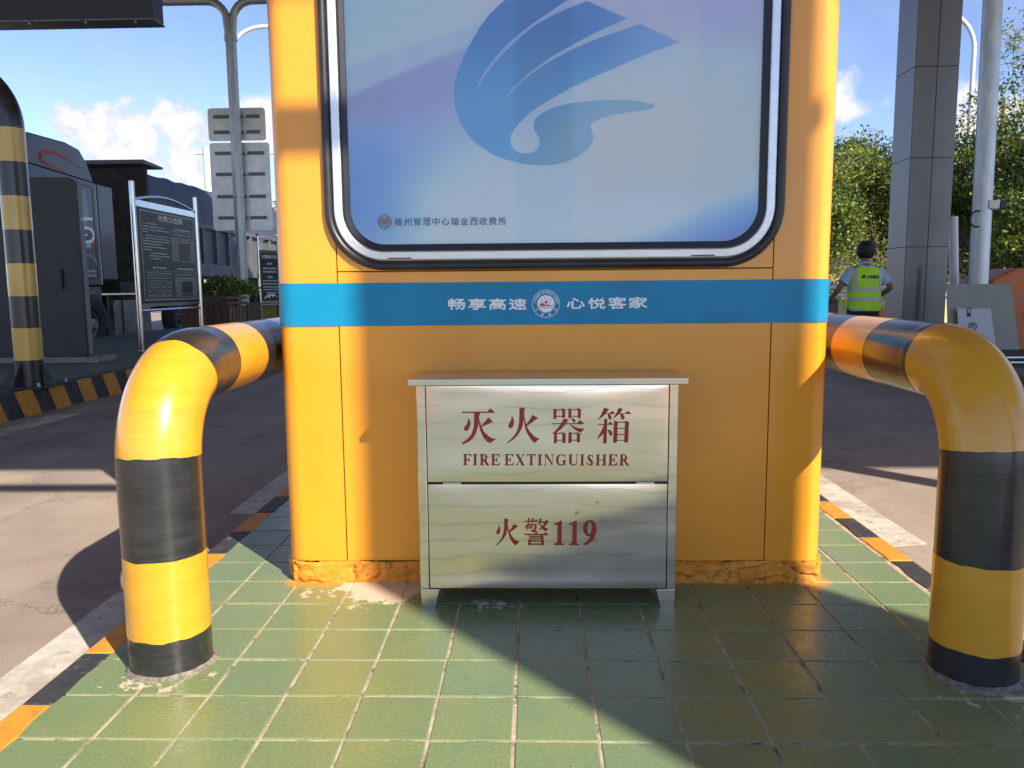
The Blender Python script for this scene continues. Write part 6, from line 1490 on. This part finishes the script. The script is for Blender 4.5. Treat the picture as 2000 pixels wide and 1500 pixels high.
    # red and mauve folder held in the left hand
    f = MB().hexa([(X - .40, Y + .10, G + .76), (X - .26, Y + .16, G + .70), (X - .25, Y + .17, G + .70), (X - .39, Y + .11, G + .76)], [(X - .43, Y + .26, G + 1.00), (X - .22, Y + .30, G + .985), (X - .21, Y + .31, G + .985), (X - .42, Y + .27, G + 1.00)]).build('folder', 'folder', None, org=(X - .33, Y + .2, G + .7))
    tag(f, 'mauve folder held under the left arm of the person', 'folder')
worker()

# ================================================================== HILL AND TREES
def hill_h(x, y):
    t = min(1, max(0, (y - 25 - max(0, 14 - x) * .5) / 16)); s = min(1, max(0, (x - 7) / 5))
    return -.16 + (t * t * (3 - 2 * t)) * s * (5.2 + .10 * max(0, x - 12)) + .25 * mnoise.noise(Vector((x * .3, y * .3, 0))) * t
nx, ny = 70, 50; vs = []
for j in range(ny + 1):
    for i in range(nx + 1):
        x = 5 + 80 * i / nx; y = 24 + 90 * j / ny; vs.append((x, y, hill_h(x, y)))
MB().add(vs, [(j * (nx + 1) + i, j * (nx + 1) + i + 1, (j + 1) * (nx + 1) + i + 1, (j + 1) * (nx + 1) + i) for j in range(ny) for i in range(nx)]).build('hillside', 'grass', kind='structure', smooth=True)
def tree(x, y, top, rx, rz, seed, label, tint, n_cl=80, per=110, leaf=.17, group='broadleaf trees on the hillside', base=None, lean=0):
    g = random.Random(seed); b = hill_h(x, y) if base is None else base
    root = thing('tree', label, 'tree', (x, y, b), group)
    cz = top - rz; m = MB()
    trunk = [(x + lean * t + .15 * math.sin(t * 3 + seed), y + .1 * math.cos(t * 2 + seed), b - .1 + (cz + rz * .3 - b) * t) for t in [i / 6 for i in range(7)]]
    m.tube(trunk, [.17 * (1 - .11 * i) for i in range(7)], 8)
    limbs = []
    for k in range(9):
        t0 = Vector(trunk[2 + k % 5]); a = g.uniform(0, 6.28); e = g.uniform(.2, 1.0)
        tip = Vector((x + lean, y, cz)) + Vector((rx * .8 * math.cos(a), rx * .8 * math.sin(a), rz * .7 * e)); mid = t0.lerp(tip, .5) + Vector((g.uniform(-.2, .2), g.uniform(-.2, .2), .15))
        m.tube([t0, mid, tip], [.06, .04, .015], 6); limbs.append((t0, mid, tip))
    m.build('trunk', 'bark', root, smooth=True)
    cs = []
    for i in range(n_cl):
        while True:
            v = Vector((g.gauss(0, 1), g.gauss(0, 1), g.gauss(0, 1))).normalized()
            q = g.uniform(.45, 1.0) ** .6
            k = 1 + .28 * mnoise.noise(v * 2.2 + Vector((seed, 0, 0)))
            c = Vector((x + lean + v.x * rx * q * k, y + v.y * rx * q * k, cz + v.z * rz * q * k))
            if mnoise.noise(c * .9 + Vector((seed * 3, 0, 0))) > -.28: break
        cs.append(tuple(c))
    sg = [g.uniform(.20, .42) * rx / 2.2 for _ in cs]
    leaves(cs, [int(per * g.uniform(.6, 1.4)) for _ in cs], sg, leaf, seed, tint, 'crown', root, droop=.35)
DK = [('leaf_a', .50), ('leaf_b', .38), ('leaf_c', .12)]; MD = [('leaf_a', .28), ('leaf_b', .42), ('leaf_c', .30)]; YL = [('leaf_a', .15), ('leaf_b', .40), ('leaf_c', .45)]
tree(13.0, 35.0, 7.3, 2.1, 1.9, 11, 'yellow green tree just right of the booth, with sunlit crown', YL)
tree(15.4, 34.0, 6.6, 1.9, 1.8, 12, 'darker green tree between the booth and the canopy column', DK)
tree(14.2, 37.0, 7.9, 2.1, 2.0, 13, 'tree rising behind the yellow green one, right of the booth', MD)
tree(11.6, 33.0, 5.4, 1.8, 1.6, 14, 'low tree half hidden behind the booth edge', DK)
tree(17.6, 33.0, 7.2, 1.9, 1.9, 15, 'tree hidden largely by the canopy column', DK)
tree(18.6, 30.0, 7.6, 2.2, 2.3, 16, 'dense tree between the canopy column and the galvanised pole', MD, n_cl=110)
tree(20.3, 31.0, 12.3, 2.3, 2.8, 17, 'tall airy tree reaching into the sky at the right edge', YL, n_cl=85, per=75, leaf=.15)
tree(20.4, 28.0, 8.2, 2.3, 2.6, 18, 'dense dark tree right of the galvanised pole', MD, n_cl=120)
tree(22.8, 29.5, 10.2, 2.2, 2.6, 19, 'tree at the far right edge of the hill', YL, n_cl=110)
tree(17.2, 26.5, 4.6, 1.7, 1.9, 20, 'low tree at the foot of the hill behind the column', DK)
tree(19.6, 25.5, 4.5, 1.9, 2.1, 21, 'low leafy tree behind the camera pole', MD, n_cl=100)
tree(21.9, 26.0, 5.4, 2.0, 2.4, 22, 'leafy tree behind the orange crash barrier', DK, n_cl=100)
tree(18.9, 33.0, 9.4, 1.6, 1.7, 23, 'thin branched tree beside the curved street lamp', MD, n_cl=40, per=50, leaf=.15)
tree(24.5, 32.0, 12.0, 2.6, 3.0, 24, 'broad tree beyond the right picture edge', MD)
tree(12.0, 38.5, 7.6, 2.4, 2.0, 25, 'tree behind the booth edge higher up the hill', MD)
tree(-14.9, 46.0, 6.2, 1.5, 1.6, 26, 'small autumn tree with orange leaves beyond the trucks', [('leaf_o', .55), ('leaf_b', .30), ('leaf_c', .15)], n_cl=50, per=60, leaf=.2, group='small trees far left', base=-.13)
# undergrowth on the slope
g = random.Random(9); cs = []
while len(cs) < 900:
    x = g.uniform(9, 30); y = g.uniform(25, 42); h = hill_h(x, y)
    dry = mnoise.noise(Vector((x * .35, y * .35, 4))) > .12 and x < 15.5
    if dry and g.random() < .75: continue
    cs.append((x, y, h + g.uniform(.1, 1.3)))
u = leaves(cs, [70] * len(cs), [g.uniform(.25, .5) for _ in cs], .15, 77, MD, 'undergrowth', None); u['kind'] = 'stuff'
MT['dry_twig'] = mat('dry_twig', (.22, .17, .12), .8, n_amt=.3, n_scale=5)
m = MB(); g = random.Random(10)
for i in range(420):
    x = g.uniform(10, 17.5); y = g.uniform(26, 33); h = hill_h(x, y); p = Vector((x, y, h)); q = p + Vector((g.gauss(0, .6), g.gauss(0, .4), g.uniform(.5, 1.6)))
    m.tube([p, p.lerp(q, .5) + Vector((g.gauss(0, .12), 0, .1)), q], [.02, .013, .006], 4, cap=False)
m.build('dry_brush', 'dry_twig', kind='stuff')
# grit, flakes and fallen leaves on the tiles
m = MB(); g = random.Random(21)
for i in range(260):
    x = g.uniform(-1.2, 1.3); y = g.uniform(1.2, 2.69) if g.random() < .6 else 2.69 - abs(g.gauss(0, .10)); r_ = abs(g.gauss(.0014, .0012)) + .0007
    if -.87 < x < 1.0 and y > 2.69: continue
    n = 5; pts = [(x + r_ * g.uniform(.6, 1.3) * math.cos(6.28 * k / n), y + r_ * g.uniform(.6, 1.3) * math.sin(6.28 * k / n), .0015) for k in range(n)]
    m.add(pts + [(x, y, .0015 + r_ * .7)], [(k, (k + 1) % n, n) for k in range(n)])
m.build('grit', 'debris', kind='stuff')
MT['dry_leaf'] = mat('dry_leaf', (.45, .14, .04), .7, n_amt=.2, n_scale=90)
for x, y, lab in ((.60, 2.29, 'tiny dry orange leaf fragment on the shaded tiles right of the box'), (.62, 1.62, 'tiny dry orange leaf fragment near the lower picture edge')):
    pts = blotch(x, y, .010, .004, 14, x * 9, rough=.5)
    o = MB().add([(a, b, .0022 + .002 * abs(math.sin(i))) for i, (a, b) in enumerate(pts)] + [(x, y, .004)], [(i, (i + 1) % 14, 14) for i in range(14)]).build('dry_leaf', 'dry_leaf', None, org=(x, y, .001)); tag(o, lab, 'leaf')
# yellow paint run at the foot of the left barrier
